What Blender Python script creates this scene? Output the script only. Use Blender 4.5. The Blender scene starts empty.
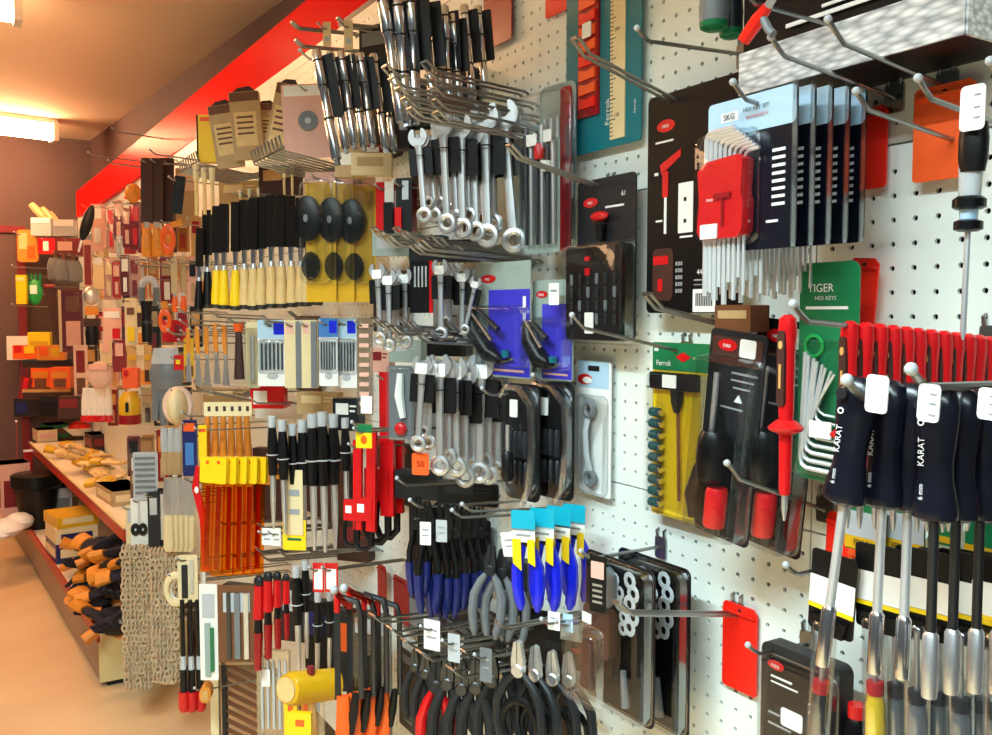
import bpy, math, random
from mathutils import Vector, Matrix, Euler
random.seed(7)
SC = bpy.context.scene
COL = SC.collection
PI = math.pi

# ---------------------------------------------------------------- camera
EYE = Vector((0.0, 0.0, 1.5))
FPX, YAW, PITCH = 906.0, 0.544, -0.059
_fwd = Vector((math.sin(YAW), math.cos(YAW), 0)); _up = Vector((0, 0, 1))
C_R = Vector((math.cos(YAW), -math.sin(YAW), 0))
C_F = _fwd * math.cos(PITCH) + _up * math.sin(PITCH)
C_U = _up * math.cos(PITCH) - _fwd * math.sin(PITCH)
cam_data = bpy.data.cameras.new('camera')
cam_data.sensor_width = 36.0; cam_data.lens = 36.0 * FPX / 992.0; cam_data.clip_start = 0.02
cam = bpy.data.objects.new('camera', cam_data); COL.objects.link(cam)
cam.matrix_world = Matrix(((C_R.x, C_U.x, -C_F.x, EYE.x), (C_R.y, C_U.y, -C_F.y, EYE.y), (C_R.z, C_U.z, -C_F.z, EYE.z), (0, 0, 0, 1)))
SC.camera = cam

# ---------------------------------------------------------------- world, lights, exposure
world = bpy.data.worlds.new('world'); SC.world = world; world.use_nodes = True
wb = world.node_tree.nodes['Background']
wb.inputs[0].default_value = (0.92, 0.97, 1.0, 1); wb.inputs[1].default_value = 0.11
SC.view_settings.view_transform = 'Standard'; SC.view_settings.look = 'None'
SC.view_settings.gamma = 1.0; SC.view_settings.use_curve_mapping = False
SC.view_settings.exposure = 0.0
def area(name, loc, rot, sx, sy, power, col):
    l = bpy.data.lights.new(name, 'AREA'); l.shape = 'RECTANGLE'; l.size = sx; l.size_y = sy
    l.energy = power; l.color = col
    o = bpy.data.objects.new(name, l); COL.objects.link(o); o.location = loc; o.rotation_euler = rot
    return o
CEIL = 2.79
# light of the shop's ceiling battens: cool white ones over the near aisle, warm ones over the far aisle
area('near_batten_light', (-0.55, 0.45, CEIL - .13), (0, math.radians(28), 0), 0.12, 1.5, 188, (0.72, 0.95, 1.0))
area('near_batten_light', (-0.75, -1.2, CEIL - .13), (0, math.radians(20), 0), 0.12, 1.5, 80, (0.74, 0.96, 1.0))

# ---------------------------------------------------------------- measuring helpers (pixel of the photo -> point of the place)
DW = 0.843                                       # distance from the eye to the pegboard
def ray(px, py):
    return C_R * ((px - 496.0) / FPX) - C_U * ((py - 367.5) / FPX) + C_F
def P(px, py, off=0.0):                          # point on the plane OFF metres in front of the pegboard
    r = ray(px, py); t = (DW - off) / r.x
    return EYE + r * min(t, 7.27 / r.y)          # nothing hangs beyond the far wall
def PY(px, py, Y):
    r = ray(px, py); return EYE + r * (Y / r.y)
def PZ(px, py, Z):
    r = ray(px, py); return EYE + r * ((Z - EYE.z) / r.z)
def facing(phi):                                 # phi 0 faces out of the wall, 90 faces along the aisle
    rz = -PI / 2 + math.radians(phi)
    right = Vector((math.cos(rz), math.sin(rz), 0)); nrm = Vector((math.sin(rz), -math.cos(rz), 0))
    return rz, right, nrm
def box_at(x0, y0, x1, y1, off, phi=0.0):        # a thing that fills this pixel box: centre, width, height, turn
    rz, right, nrm = facing(phi)
    xc, yc = (x0 + x1) / 2, (y0 + y1) / 2
    A = P(xc, yc, off)
    def hit(px, py):
        r = ray(px, py); t = (A - EYE).dot(nrm) / r.dot(nrm); return EYE + r * t
    a, b = hit(x0, yc), hit(x1, yc)
    w = abs((b - a).dot(right)); c = (a + b) / 2
    depth = (c - EYE).dot(C_F)
    zt = hit(xc, y0).z; zb = hit(xc, y1).z
    c.z = (zt + zb) / 2
    return c, w, zt - zb, rz
def mpp(p): return (p - EYE).dot(C_F) / FPX       # metres per pixel at a point

# ---------------------------------------------------------------- materials
MATS = {}
def s2l(c): return tuple(((v / 255) / 12.92 if v / 255 <= .04045 else ((v / 255 + .055) / 1.055) ** 2.4) for v in c)
def mat(name, rgb, rough=.45, metal=0.0, var=.12, scale=40.0, alpha=1.0, spec=.5, emit=0.0, bump=0.0, coat=0.0):
    if name in MATS: return MATS[name]
    m = bpy.data.materials.new(name); m.use_nodes = True; nt = m.node_tree
    b = nt.nodes['Principled BSDF']
    c = s2l(rgb)
    tc = nt.nodes.new('ShaderNodeTexCoord'); nz = nt.nodes.new('ShaderNodeTexNoise')
    nz.inputs['Scale'].default_value = scale; nz.inputs['Detail'].default_value = 3
    nt.links.new(tc.outputs['Object'], nz.inputs['Vector'])
    mx = nt.nodes.new('ShaderNodeMix'); mx.data_type = 'RGBA'
    mx.inputs[6].default_value = tuple(v * (1 - var) for v in c) + (1,)
    mx.inputs[7].default_value = tuple(min(1, v * (1 + var)) for v in c) + (1,)
    nt.links.new(nz.outputs['Fac'], mx.inputs[0]); nt.links.new(mx.outputs[2], b.inputs['Base Color'])
    b.inputs['Roughness'].default_value = rough; b.inputs['Metallic'].default_value = metal
    b.inputs['Specular IOR Level'].default_value = spec; b.inputs['Alpha'].default_value = alpha
    if coat: b.inputs['Coat Weight'].default_value = coat
    if emit:
        b.inputs['Emission Color'].default_value = c + (1,); b.inputs['Emission Strength'].default_value = emit
    if bump:
        bp = nt.nodes.new('ShaderNodeBump'); bp.inputs['Strength'].default_value = bump; bp.inputs['Distance'].default_value = .002
        nt.links.new(nz.outputs['Fac'], bp.inputs['Height']); nt.links.new(bp.outputs['Normal'], b.inputs['Normal'])
    MATS[name] = m; return m
mat('peg', (232, 238, 232), .42, var=.03, scale=6)
mat('dark_void', (18, 18, 20), .9)
mat('chrome', (205, 207, 210), .22, 1.0, var=.05)
mat('satin', (212, 214, 216), .38, .9, var=.08)
mat('wire', (150, 150, 148), .32, 1.0, var=.1)
mat('bright_steel', (226, 230, 234), .42, .75, var=.05)
mat('socket_teal', (0, 74, 78), .3, var=.1)
mat('steel_dark', (84, 86, 90), .4, 1.0)
mat('black', (8, 8, 10), .42, var=.2, spec=.35)
mat('black_gloss', (6, 7, 9), .34, var=.2, spec=.3)
mat('navy_black', (13, 16, 28), .26, var=.2)
mat('charcoal', (30, 32, 36), .42, spec=.35)
mat('grey', (112, 116, 120), .45)
mat('light_grey', (182, 186, 190), .45)
mat('white', (240, 240, 238), .5, var=.02)
mat('paper', (236, 234, 226), .6, var=.04)
mat('cream', (226, 206, 160), .6, var=.08)
mat('red', (206, 16, 22), .30, var=.1)
mat('red_deep', (150, 8, 18), .30, var=.15)
mat('red_tag', (238, 34, 18), .35, var=.06)
mat('orange_tag', (246, 92, 34), .4, var=.06)
mat('orange', (240, 96, 22), .35, var=.1)
mat('amber', (222, 138, 40), .45, var=.2, scale=60)
mat('wood', (206, 158, 92), .45, var=.22, scale=70)
mat('wood_pale', (224, 192, 130), .45, var=.18, scale=70)
mat('yellow', (250, 208, 20), .35, var=.08)
mat('yellow_deep', (216, 166, 18), .4, var=.12)
mat('green', (12, 112, 66), .4, var=.12)
mat('green_bright', (24, 150, 70), .4, var=.12)
mat('teal', (0, 112, 128), .38, var=.1)
mat('cyan', (10, 168, 196), .4, var=.1)
mat('blue', (18, 34, 214), .3, var=.12)
mat('purple', (62, 54, 196), .35, var=.14)
mat('navy', (22, 32, 96), .3, var=.18)
mat('sky_card', (176, 208, 232), .4, var=.06)
mat('grey_green', (150, 166, 160), .45, var=.08)
mat('brown', (110, 66, 36), .5, var=.25)
mat('brown_dark', (62, 30, 24), .5, var=.25)
mat('kraft', (186, 156, 112), .6, var=.15)
mat('pink', (226, 176, 160), .5, var=.1)
mat('maroon', (128, 28, 34), .4, var=.2)
mat('print_white', (235, 235, 235), .5, var=.02)
mat('print_grey', (150, 152, 156), .5, var=.02)
mat('print_black', (20, 20, 22), .5, var=.05)
mat('rubber', (24, 24, 26), .7, var=.2)
mat('blue_card', (60, 120, 190), .45, var=.1)
mat('ceil', (244, 220, 190), .8, var=.03, scale=3, bump=.05)
mat('wall_paint', (94, 72, 70), .8, var=.04, scale=3)
mat('fascia', (240, 8, 6), .3, var=.04, scale=4, spec=.006)
mat('lamp', (255, 200, 148), .5, emit=56.0)
mat('lamp_added', (255, 204, 154), .5, emit=7.0)
mat('lamp_cool', (240, 250, 255), .5, emit=3.0)
mat('lamp_body', (235, 230, 222), .5)
mat('gondola_grey', (150, 128, 110), .5, var=.06)
mat('gondola_cream', (222, 200, 140), .5, var=.06)
mat('shelf_white', (240, 226, 204), .4, var=.05)
mat('rail_red', (176, 40, 26), .35, var=.1)
mat('fabric_dark', (34, 30, 40), .9, var=.4)
mat('chain', (206, 184, 150), .25, var=.2, alpha=.8)
mat('skin_card', (224, 190, 170), .55, var=.1)

def film(name, rgb, tint, base, rough=.06):
    m = bpy.data.materials.new(name); m.use_nodes = True; nt = m.node_tree; nt.nodes.clear()
    out = nt.nodes.new('ShaderNodeOutputMaterial'); mx = nt.nodes.new('ShaderNodeMixShader'); tr = nt.nodes.new('ShaderNodeBsdfTransparent')
    gl = nt.nodes.new('ShaderNodeBsdfGlossy'); nz = nt.nodes.new('ShaderNodeTexNoise'); tc = nt.nodes.new('ShaderNodeTexCoord')
    bp = nt.nodes.new('ShaderNodeBump'); bp.inputs['Strength'].default_value = .2; bp.inputs['Distance'].default_value = .003; nz.inputs['Scale'].default_value = 45
    nt.links.new(tc.outputs['Object'], nz.inputs['Vector']); nt.links.new(nz.outputs['Fac'], bp.inputs['Height']); nt.links.new(bp.outputs['Normal'], gl.inputs['Normal'])
    mx.inputs[0].default_value = base
    tr.inputs['Color'].default_value = tint + (1,); gl.inputs['Color'].default_value = s2l(rgb) + (1,); gl.inputs['Roughness'].default_value = rough
    nt.links.new(tr.outputs[0], mx.inputs[1]); nt.links.new(gl.outputs[0], mx.inputs[2])
    nt.links.new(mx.outputs[0], out.inputs['Surface']); MATS[name] = m
film('clear', (250, 252, 255), (.97, .98, .98), .07)
film('clear_edge', (250, 252, 255), (.88, .90, .91), .24, .14)
film('smoke', (240, 244, 250), (.35, .38, .42), .08)
film('milky', (255, 250, 240), (.86, .84, .80), .22, .25)
film('orange_clear', (255, 200, 120), (.98, .55, .10), .12, .15)
film('red_clear', (255, 150, 130), (.9, .25, .18), .2, .15)
film('bubble', (255, 246, 230), (.84, .80, .74), .20, .2)
def floor_mat():
    m = bpy.data.materials.new('floor_tan'); m.use_nodes = True; nt = m.node_tree; b = nt.nodes['Principled BSDF']
    tc = nt.nodes.new('ShaderNodeTexCoord'); n1 = nt.nodes.new('ShaderNodeTexNoise'); n1.inputs['Scale'].default_value = 1.6; n1.inputs['Detail'].default_value = 6
    nt.links.new(tc.outputs['Object'], n1.inputs['Vector'])
    cr = nt.nodes.new('ShaderNodeValToRGB'); e = cr.color_ramp.elements
    e[0].position = .3; e[0].color = s2l((214, 178, 132)) + (1,); e[1].position = .72; e[1].color = s2l((236, 206, 164)) + (1,)
    nt.links.new(n1.outputs['Fac'], cr.inputs[0]); nt.links.new(cr.outputs[0], b.inputs['Base Color'])
    b.inputs['Roughness'].default_value = .32
    MATS['floor_tan'] = m
floor_mat()
def tread_mat():
    m = bpy.data.materials.new('tread_foil'); m.use_nodes = True; nt = m.node_tree; b = nt.nodes['Principled BSDF']
    tc = nt.nodes.new('ShaderNodeTexCoord'); v = nt.nodes.new('ShaderNodeTexVoronoi'); v.inputs['Scale'].default_value = 130
    mp = nt.nodes.new('ShaderNodeMapping'); mp.inputs['Scale'].default_value = (1.0, .45, 1.6); mp.inputs['Rotation'].default_value = (.7, .4, .6)
    nt.links.new(tc.outputs['Object'], mp.inputs[0]); nt.links.new(mp.outputs[0], v.inputs['Vector'])
    cr = nt.nodes.new('ShaderNodeValToRGB'); e = cr.color_ramp.elements
    e[0].position = .15; e[0].color = s2l((252, 252, 252)) + (1,); e[1].position = .9; e[1].color = s2l((150, 154, 160)) + (1,)
    nt.links.new(v.outputs['Distance'], cr.inputs[0]); nt.links.new(cr.outputs[0], b.inputs['Base Color'])
    b.inputs['Roughness'].default_value = .3; b.inputs['Metallic'].default_value = .1
    MATS['tread'] = m
tread_mat()

# ---------------------------------------------------------------- mesh builder
class MB:
    def __init__(s): s.v = []; s.f = []
    def add(s, vs, fs):
        o = len(s.v); s.v += [tuple(v) for v in vs]; s.f += [tuple(i + o for i in f) for f in fs]; return s
    def box(s, cx, cy, cz, sx, sy, sz):
        x, y, z = sx / 2, sy / 2, sz / 2
        vs = [(cx + a * x, cy + b * y, cz + c * z) for a in (-1, 1) for b in (-1, 1) for c in (-1, 1)]
        return s.add(vs, [(0, 1, 3, 2), (4, 6, 7, 5), (0, 4, 5, 1), (2, 3, 7, 6), (0, 2, 6, 4), (1, 5, 7, 3)])
    def prism(s, pts, y0, y1):                  # outline in x,z extruded along y
        n = len(pts)
        vs = [(p[0], y0, p[1]) for p in pts] + [(p[0], y1, p[1]) for p in pts]
        fs = [tuple(range(n)), tuple(range(2 * n - 1, n - 1, -1))] + [(i, i + n, (i + 1) % n + n, (i + 1) % n) for i in range(n)]
        return s.add(vs, fs)
    def hull(s, rings, cap=True):
        n = len(rings[0]); vs = [p for r in rings for p in r]; fs = []
        for k in range(len(rings) - 1):
            for i in range(n):
                j = (i + 1) % n; fs.append((k * n + i, k * n + j, (k + 1) * n + j, (k + 1) * n + i))
        if cap: fs += [tuple(range(n - 1, -1, -1)), tuple(range((len(rings) - 1) * n, len(rings) * n))]
        return s.add(vs, fs)
    def tube(s, path, r, n=8, flat=None, cap=True):
        path = [Vector(p) for p in path]; rings = []; ref = None
        for i, p in enumerate(path):
            t = (path[min(i + 1, len(path) - 1)] - path[max(i - 1, 0)]).normalized()
            if ref is None: ref = Vector((0, 1, 0)) if abs(t.y) < .9 else Vector((1, 0, 0))
            a = (ref - t * ref.dot(t)).normalized(); b = t.cross(a); ref = a
            rr = r[i] if isinstance(r, (list, tuple)) else r
            fx = flat or 1.0
            rings.append([p + a * (math.cos(2 * PI * k / n) * rr * fx) + b * (math.sin(2 * PI * k / n) * rr) for k in range(n)])
        return s.hull(rings, cap)
    def lathe(s, prof, n=12, cx=0, cy=0, sx=1.0, sy=1.0):
        rings = [[(cx + math.cos(2 * PI * k / n) * r * sx, cy + math.sin(2 * PI * k / n) * r * sy, z) for k in range(n)] for r, z in prof]
        return s.hull(rings, True)
    def torus(s, c, R, r, n=14, m=6, sz=1.0, a0=0.0, a1=2 * PI, sy=1.0):   # ring in the x,z plane
        full = abs(a1 - a0 - 2 * PI) < 1e-6; cnt = n if full else n + 1
        vs = []
        for i in range(cnt):
            t = a0 + (a1 - a0) * i / n
            for k in range(m):
                q = 2 * PI * k / m; rr = R + r * math.cos(q)
                vs.append((c[0] + rr * math.cos(t), c[1] + r * sy * math.sin(q), c[2] + rr * math.sin(t) * sz))
        fs = []
        for i in range(n if full else n):
            j = (i + 1) % cnt
            for k in range(m): fs.append((i * m + k, j * m + k, j * m + (k + 1) % m, i * m + (k + 1) % m))
        return s.add(vs, fs)
    def ball(s, c, rx, ry, rz, n=10, m=6):
        rings = []
        for i in range(m + 1):
            t = -PI / 2 + PI * i / m; q = max(math.cos(t), .02)
            rings.append([(c[0] + rx * q * math.cos(2 * PI * k / n), c[1] + ry * q * math.sin(2 * PI * k / n), c[2] + rz * math.sin(t)) for k in range(n)])
        return s.hull(rings, True)
    def mesh(s, name, m, smooth=True, angle=38):
        me = bpy.data.meshes.new(name); me.from_pydata(s.v, [], s.f); me.validate(); me.update()
        if isinstance(m, (list, tuple)):
            for q in m: me.materials.append(MATS[q])
        else: me.materials.append(MATS[m])
        import bmesh
        bm = bmesh.new(); bm.from_mesh(me); bmesh.ops.recalc_face_normals(bm, faces=bm.faces); bm.to_mesh(me); bm.free()
        if smooth:
            me.shade_smooth(); me.set_sharp_from_angle(angle=math.radians(angle))
        return me
def rrect(x0, z0, x1, z1, r, n=4):
    r = min(r, abs(x1 - x0) / 2 - 1e-5, abs(z1 - z0) / 2 - 1e-5); pts = []
    for cx, cz, a in ((x1 - r, z1 - r, 0), (x0 + r, z1 - r, 90), (x0 + r, z0 + r, 180), (x1 - r, z0 + r, 270)):
        for k in range(n + 1):
            t = math.radians(a + 90 * k / n); pts.append((cx + r * math.cos(t), cz + r * math.sin(t)))
    return pts
def oval(cx, cz, a, b, n=16): return [(cx + a * math.cos(2 * PI * k / n), cz + b * math.sin(2 * PI * k / n)) for k in range(n)]

LABELS = {}
def tag(o, label, cat, group=None, kind=None):
    o['label'] = label; o['category'] = cat
    if group: o['group'] = group
    if kind: o['kind'] = kind
    LABELS.setdefault(label, []).append(o.name)
def thing(name, label, cat, loc=(0, 0, 0), rot=(0, 0, 0), group=None):
    o = bpy.data.objects.new(name, None); COL.objects.link(o); o.empty_display_size = .02
    o.location = loc; o.rotation_euler = rot; tag(o, label, cat, group); return o
def part(name, mb, m, parent=None, loc=None, rot=None, smooth=True):
    me = mb.mesh(name, m, smooth) if isinstance(mb, MB) else mb
    o = bpy.data.objects.new(name, me); COL.objects.link(o); o.parent = parent
    if loc is not None: o.location = loc
    if rot is not None: o.rotation_euler = rot
    return o
def struct(name, mb, m, parent=None):
    o = part(name, mb, m, parent, smooth=False)
    if parent is None: o['kind'] = 'structure'
    return o
CHILD = {}
def copy_tree(o, parent=None):
    c = o.copy(); COL.objects.link(c); c.parent = parent
    for ch in list(o.children): copy_tree(ch, c)
    return c
def dup(root, loc, label, group=None, rot=None):
    c = copy_tree(root); c.location = loc
    if rot is not None: c.rotation_euler = rot
    c['label'] = label; LABELS.setdefault(label, []).append(c.name)
    if group: c['group'] = group
    return c
ORD = ['first', 'second', 'third', 'fourth', 'fifth', 'sixth', 'seventh', 'eighth', 'ninth', 'tenth', 'eleventh', 'twelfth', 'thirteenth', 'fourteenth', 'fifteenth', 'sixteenth', 'seventeenth', 'eighteenth', 'nineteenth', 'twentieth']
_tx = {}
def text_mesh(s, m):
    k = (s, m)
    if k in _tx: return _tx[k]
    cu = bpy.data.curves.new('lettering', 'FONT'); cu.body = s; cu.align_x = 'CENTER'; cu.align_y = 'CENTER'; cu.size = 1.0; cu.extrude = .01
    cu.resolution_u = 3
    o = bpy.data.objects.new('lettering', cu); COL.objects.link(o)
    me = bpy.data.meshes.new_from_object(o.evaluated_get(bpy.context.evaluated_depsgraph_get()))
    bpy.data.objects.remove(o); me.materials.clear(); me.materials.append(MATS[m]); _tx[k] = me; return me
def lettering(s, m, size, parent, x, y, z, rot=0.0, bold=1.0):   # letters lie in the x,z plane and face -y
    o = bpy.data.objects.new('lettering', text_mesh(s, m)); COL.objects.link(o); o.parent = parent
    o.location = (x, y, z); o.rotation_euler = (PI / 2, -rot, 0); o.scale = (size * bold, size, size * .04); return o

# ---------------------------------------------------------------- setting
bd = MB(); bd.box(-1.2, 3.4, -.02, 4.6, 9.0, .04)
struct('floor', bd, 'floor_tan')
struct('ceiling', MB().box(-1.2, 3.4, CEIL + .02, 5.4, 9.0, .04), 'ceil')
FARY = 7.42
struct('wall_far', MB().box(-1.2, FARY + .03, CEIL / 2, 4.6, .06, CEIL), 'wall_paint')
# the side wall behind the fixtures leans away from the pegboard line towards the camera
w0, w1 = Vector((.952, FARY, 0)), Vector((1.26, 3.2, 0)); wn = Vector((1.30, -1.0, 0))
mb = MB(); mb.add([(w0.x, w0.y, 0), (w1.x, w1.y, 0), (wn.x, wn.y, 0), (wn.x, wn.y, CEIL), (w1.x, w1.y, CEIL), (w0.x, w0.y, CEIL)], [(0, 1, 4, 5), (1, 2, 3, 4)])
struct('wall_right', mb, 'wall_paint')
# a door in the far wall, left edge of the picture
door = part('door_1', MB().box(-.02, FARY - .015, 1.04, .92, .03, 2.08), 'wall_paint'); door['kind'] = 'structure'
part('door_frame', MB().box(-.02, FARY - .02, 2.105, 1.04, .05, .05).box(.468, FARY - .02, 1.04, .055, .05, 2.08), 'maroon', door)
# pegboard backing and perforated panels
S = .025; B0 = -.117
bw = struct('wall_pegboard', MB().box(DW + .03, 3.85, 1.28, .02, 7.1, 1.90), 'charcoal')
def holes_panel(y_lo, y_hi, k_lo, k_hi, afrac, plain=False):
    """one perforated board between two seams; every hole is cut"""
    mb = MB(); g = .0011; T = .004
    zl, zh = EYE.z + k_lo * S + g, EYE.z + k_hi * S - g
    yl, yh = y_lo + g, y_hi - g
    if plain:
        mb.box(DW + T / 2, (yl + yh) / 2, (zl + zh) / 2, T, yh - yl, zh - zl); return mb
    ks = [k for k in range(k_lo + 1, k_hi)]
    js = [j for j in range(int(y_lo / S) - 1, int(y_hi / S) + 2) if yl + .006 < (j + afrac) * S < yh - .006]
    ybr = [yl] + [((j + afrac) * S + (j2 + afrac) * S) / 2 for j, j2 in zip(js, js[1:])] + [yh]
    zbr = [zl] + [EYE.z + (k + .5 + B0) * S for k in ks[:-1]] + [zh]
    R = .0031; N = 8; V = mb.v; F = mb.f
    for b, k in enumerate(ks):
        zc = EYE.z + (k + B0) * S; z0, z1 = zbr[b], zbr[b + 1]
        for a, j in enumerate(js):
            yc = (j + afrac) * S; y0, y1 = ybr[a], ybr[a + 1]
            o = len(V)
            ring = [(yc + R * math.cos(2 * PI * (q + .5) / N), zc + R * math.sin(2 * PI * (q + .5) / N)) for q in range(N)]
            V += [(DW, p[0], p[1]) for p in ring]
            V += [(DW, y1, z1), (DW, y0, z1), (DW, y0, z0), (DW, y1, z0)]
            V += [(DW + T, p[0], p[1]) for p in ring]
            c = o + N
            F += [(o + 0, c + 0, o + 1), (o + 1, c + 0, c + 1, o + 2), (o + 2, c + 1, o + 3), (o + 3, c + 1, c + 2, o + 4),
                  (o + 4, c + 2, o + 5), (o + 5, c + 2, c + 3, o + 6), (o + 6, c + 3, o + 7), (o + 7, c + 3, c + 0, o + 0)]
            for q in range(N): F.append((o + q, o + (q + 1) % N, o + N + 4 + (q + 1) % N, o + N + 4 + q))
    # returned edges of the sheet
    for ya, yb, za, zb in ((yl, yl, zl, zh), (yh, yh, zl, zh), (yl, yh, zl, zl), (yl, yh, zh, zh)):
        mb.add([(DW, ya, za), (DW, yb, zb), (DW + .012, yb, zb), (DW + .012, ya, za)], [(0, 1, 2, 3)])
    return mb
SEAM_Z = [-44, -27, -10, 7, 24, 28]
SEAM_Y = [.30, .6935, 1.6935, 2.6935]
for yi in range(3):
    for zi in range(5):
        part('pegboard_panel', holes_panel(SEAM_Y[yi], SEAM_Y[yi + 1], SEAM_Z[zi], SEAM_Z[zi + 1], .892 if yi == 0 else .2), 'peg', bw, smooth=False)
for yi in range(5):
    y0 = 2.6935 + yi * .93
    for zi in range(5): part('pegboard_panel', holes_panel(y0, y0 + .93, SEAM_Z[zi], SEAM_Z[zi + 1], .2, plain=True), 'peg', bw, smooth=False)
# red fascia above the boards
fa = MB()
a, b = PZ(250, 47, EYE.z + .85), PZ(76, 192, EYE.z + .85)
dirf = (a - b).normalized()
f0 = b; f1 = a + dirf * 2.9
for q in (f0, f1): pass
zt, zb = EYE.z + .85, EYE.z + .675
nf = Vector((dirf.y, -dirf.x, 0));  nf = nf if nf.x > 0 else -nf
fa.add([(f0.x, f0.y, zb), (f1.x, f1.y, zb), (f1.x, f1.y, zt), (f0.x, f0.y, zt)] + [((p + nf * .03).x, (p + nf * .03).y, z) for p, z in ((f0, zb), (f1, zb), (f1, zt), (f0, zt))],
       [(0, 1, 2, 3), (7, 6, 5, 4), (0, 4, 5, 1), (2, 6, 7, 3), (1, 5, 6, 2), (0, 3, 7, 4)])
fas = part('trim_1', fa, 'fascia', smooth=False); fas['kind'] = 'structure'; fas['label'] = 'glossy red fascia band above the tool wall'

# fluorescent battens on the ceiling
def batten(label, x0, y0, x1, y1, m, drop=.07, wid=.07):
    a, b = Vector((x0, y0, CEIL - drop)), Vector((x1, y1, CEIL - drop))
    c = (a + b) / 2; L = (b - a).length; rz = math.atan2(b.y - a.y, b.x - a.x)
    t = thing('ceiling_lamp', label, 'lamp', c, (0, 0, rz), 'fluorescent battens on the ceiling')
    part('housing', MB().box(0, 0, wid * .55, L + .06, wid * .8, .03), 'lamp_body', t, smooth=False)
    for sx in (-.35, .35): part('hanger', MB().box(sx * L, 0, (drop + wid * .55) / 2, .03, .03, max(drop - wid * .55, .01)), 'lamp_body', t, smooth=False)
    part('tube', MB().tube([(-L / 2, 0, -.005), (L / 2, 0, -.005)], wid * .42, 10), m, t)
    for sgn in (-1, 1): part('end_cap', MB().box(sgn * (L / 2 + .015), 0, 0, .03, wid, wid), 'lamp_body', t, smooth=False)
q0, q1 = PZ(-60, 105, CEIL - .09), PZ(54, 128, CEIL - .09)
batten('long glowing fluorescent lamp on the ceiling before the far wall', -.9, 6.45, q1.x, 6.75, 'lamp', .085, .12)
q2 = PZ(13, 10, CEIL - .11)
batten('fluorescent lamp in the upper left corner of the ceiling', -.9, q2.y, q2.x, q2.y, 'lamp', .11, .10)
batten('fluorescent lamp high over the near aisle', -.55, -.3, -.55, 1.2, 'lamp_cool')
batten('added unseen lamp over the middle of the aisle, lighting the ceiling', -1.2, 3.2, -.05, 3.2, 'lamp_added', .62, .12)  # added out of view and hung low to brighten ceiling and floor
# ---------------------------------------------------------------- builders shared by many goods
HOOKN = [0]
def hook2(label, tip, foot, **kw):
    F = P(foot[0], foot[1], 0); T = PY(tip[0], tip[1], F.y); L = DW - T.x
    return hook(label, tip, L, T.z - F.z - kw.get('up', .018) * .7, **kw)
def hook(label, tip, L, rise=.02, **kw):
    """steel display hook: TIP pixel of its front end, L metres out of the board, RISE of the tip over its foot"""
    T = P(tip[0], tip[1], L)
    return hook_w(label, T, DW - T.x, rise, **kw)
def hook_w(label, T, L, rise=.02, double=False, plate=True, r=.0024, up=.018, gap=.012, tipball=True):
    foot = Vector((DW, T.y, T.z - rise - up * .7))
    t = thing('display_hook', label, 'hook', foot, (0, 0, -PI / 2), 'steel display hooks on the pegboard')
    # local: -y out of the wall
    s = rise / L
    for sx in ((-gap / 2, gap / 2) if double else (0,)):
        path = [(sx, .0, -.004), (sx, -.008, 0), (sx, -(L - up), s * (L - up)), (sx, -(L - up * .45), s * L + up * .3), (sx, -L, s * L + up * .7)]
        part('prong', MB().tube(path, r, 7), 'wire', t)
    if double:
        part('front_bar', MB().tube([(-gap / 2, -L, s * L + up * .7), (gap / 2, -L, s * L + up * .7)], r, 7), 'wire', t)
    elif tipball:
        part('tip', MB().ball((0, -L, s * L + up * .7), r * 1.6, r * 1.6, r * 1.6, 8, 5), 'light_grey', t)
    if plate:
        part('back_plate', MB().prism(rrect(-.011, -.016, .011, .014, .003), -.0035, -.0005), 'wire', t)
        part('peg', MB().tube([(-.007, -.002, .012), (-.007, -.004, .022), (-.007, .004, .026)], r * .9, 6).tube([(.007, -.002, .012), (.007, -.004, .022), (.007, .004, .026)], r * .9, 6), 'wire', t)
    def along(k): return Vector((DW - L * k, T.y, foot.z + rise * k))
    t_along[t.name] = along
    return along
t_along = {}

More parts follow.
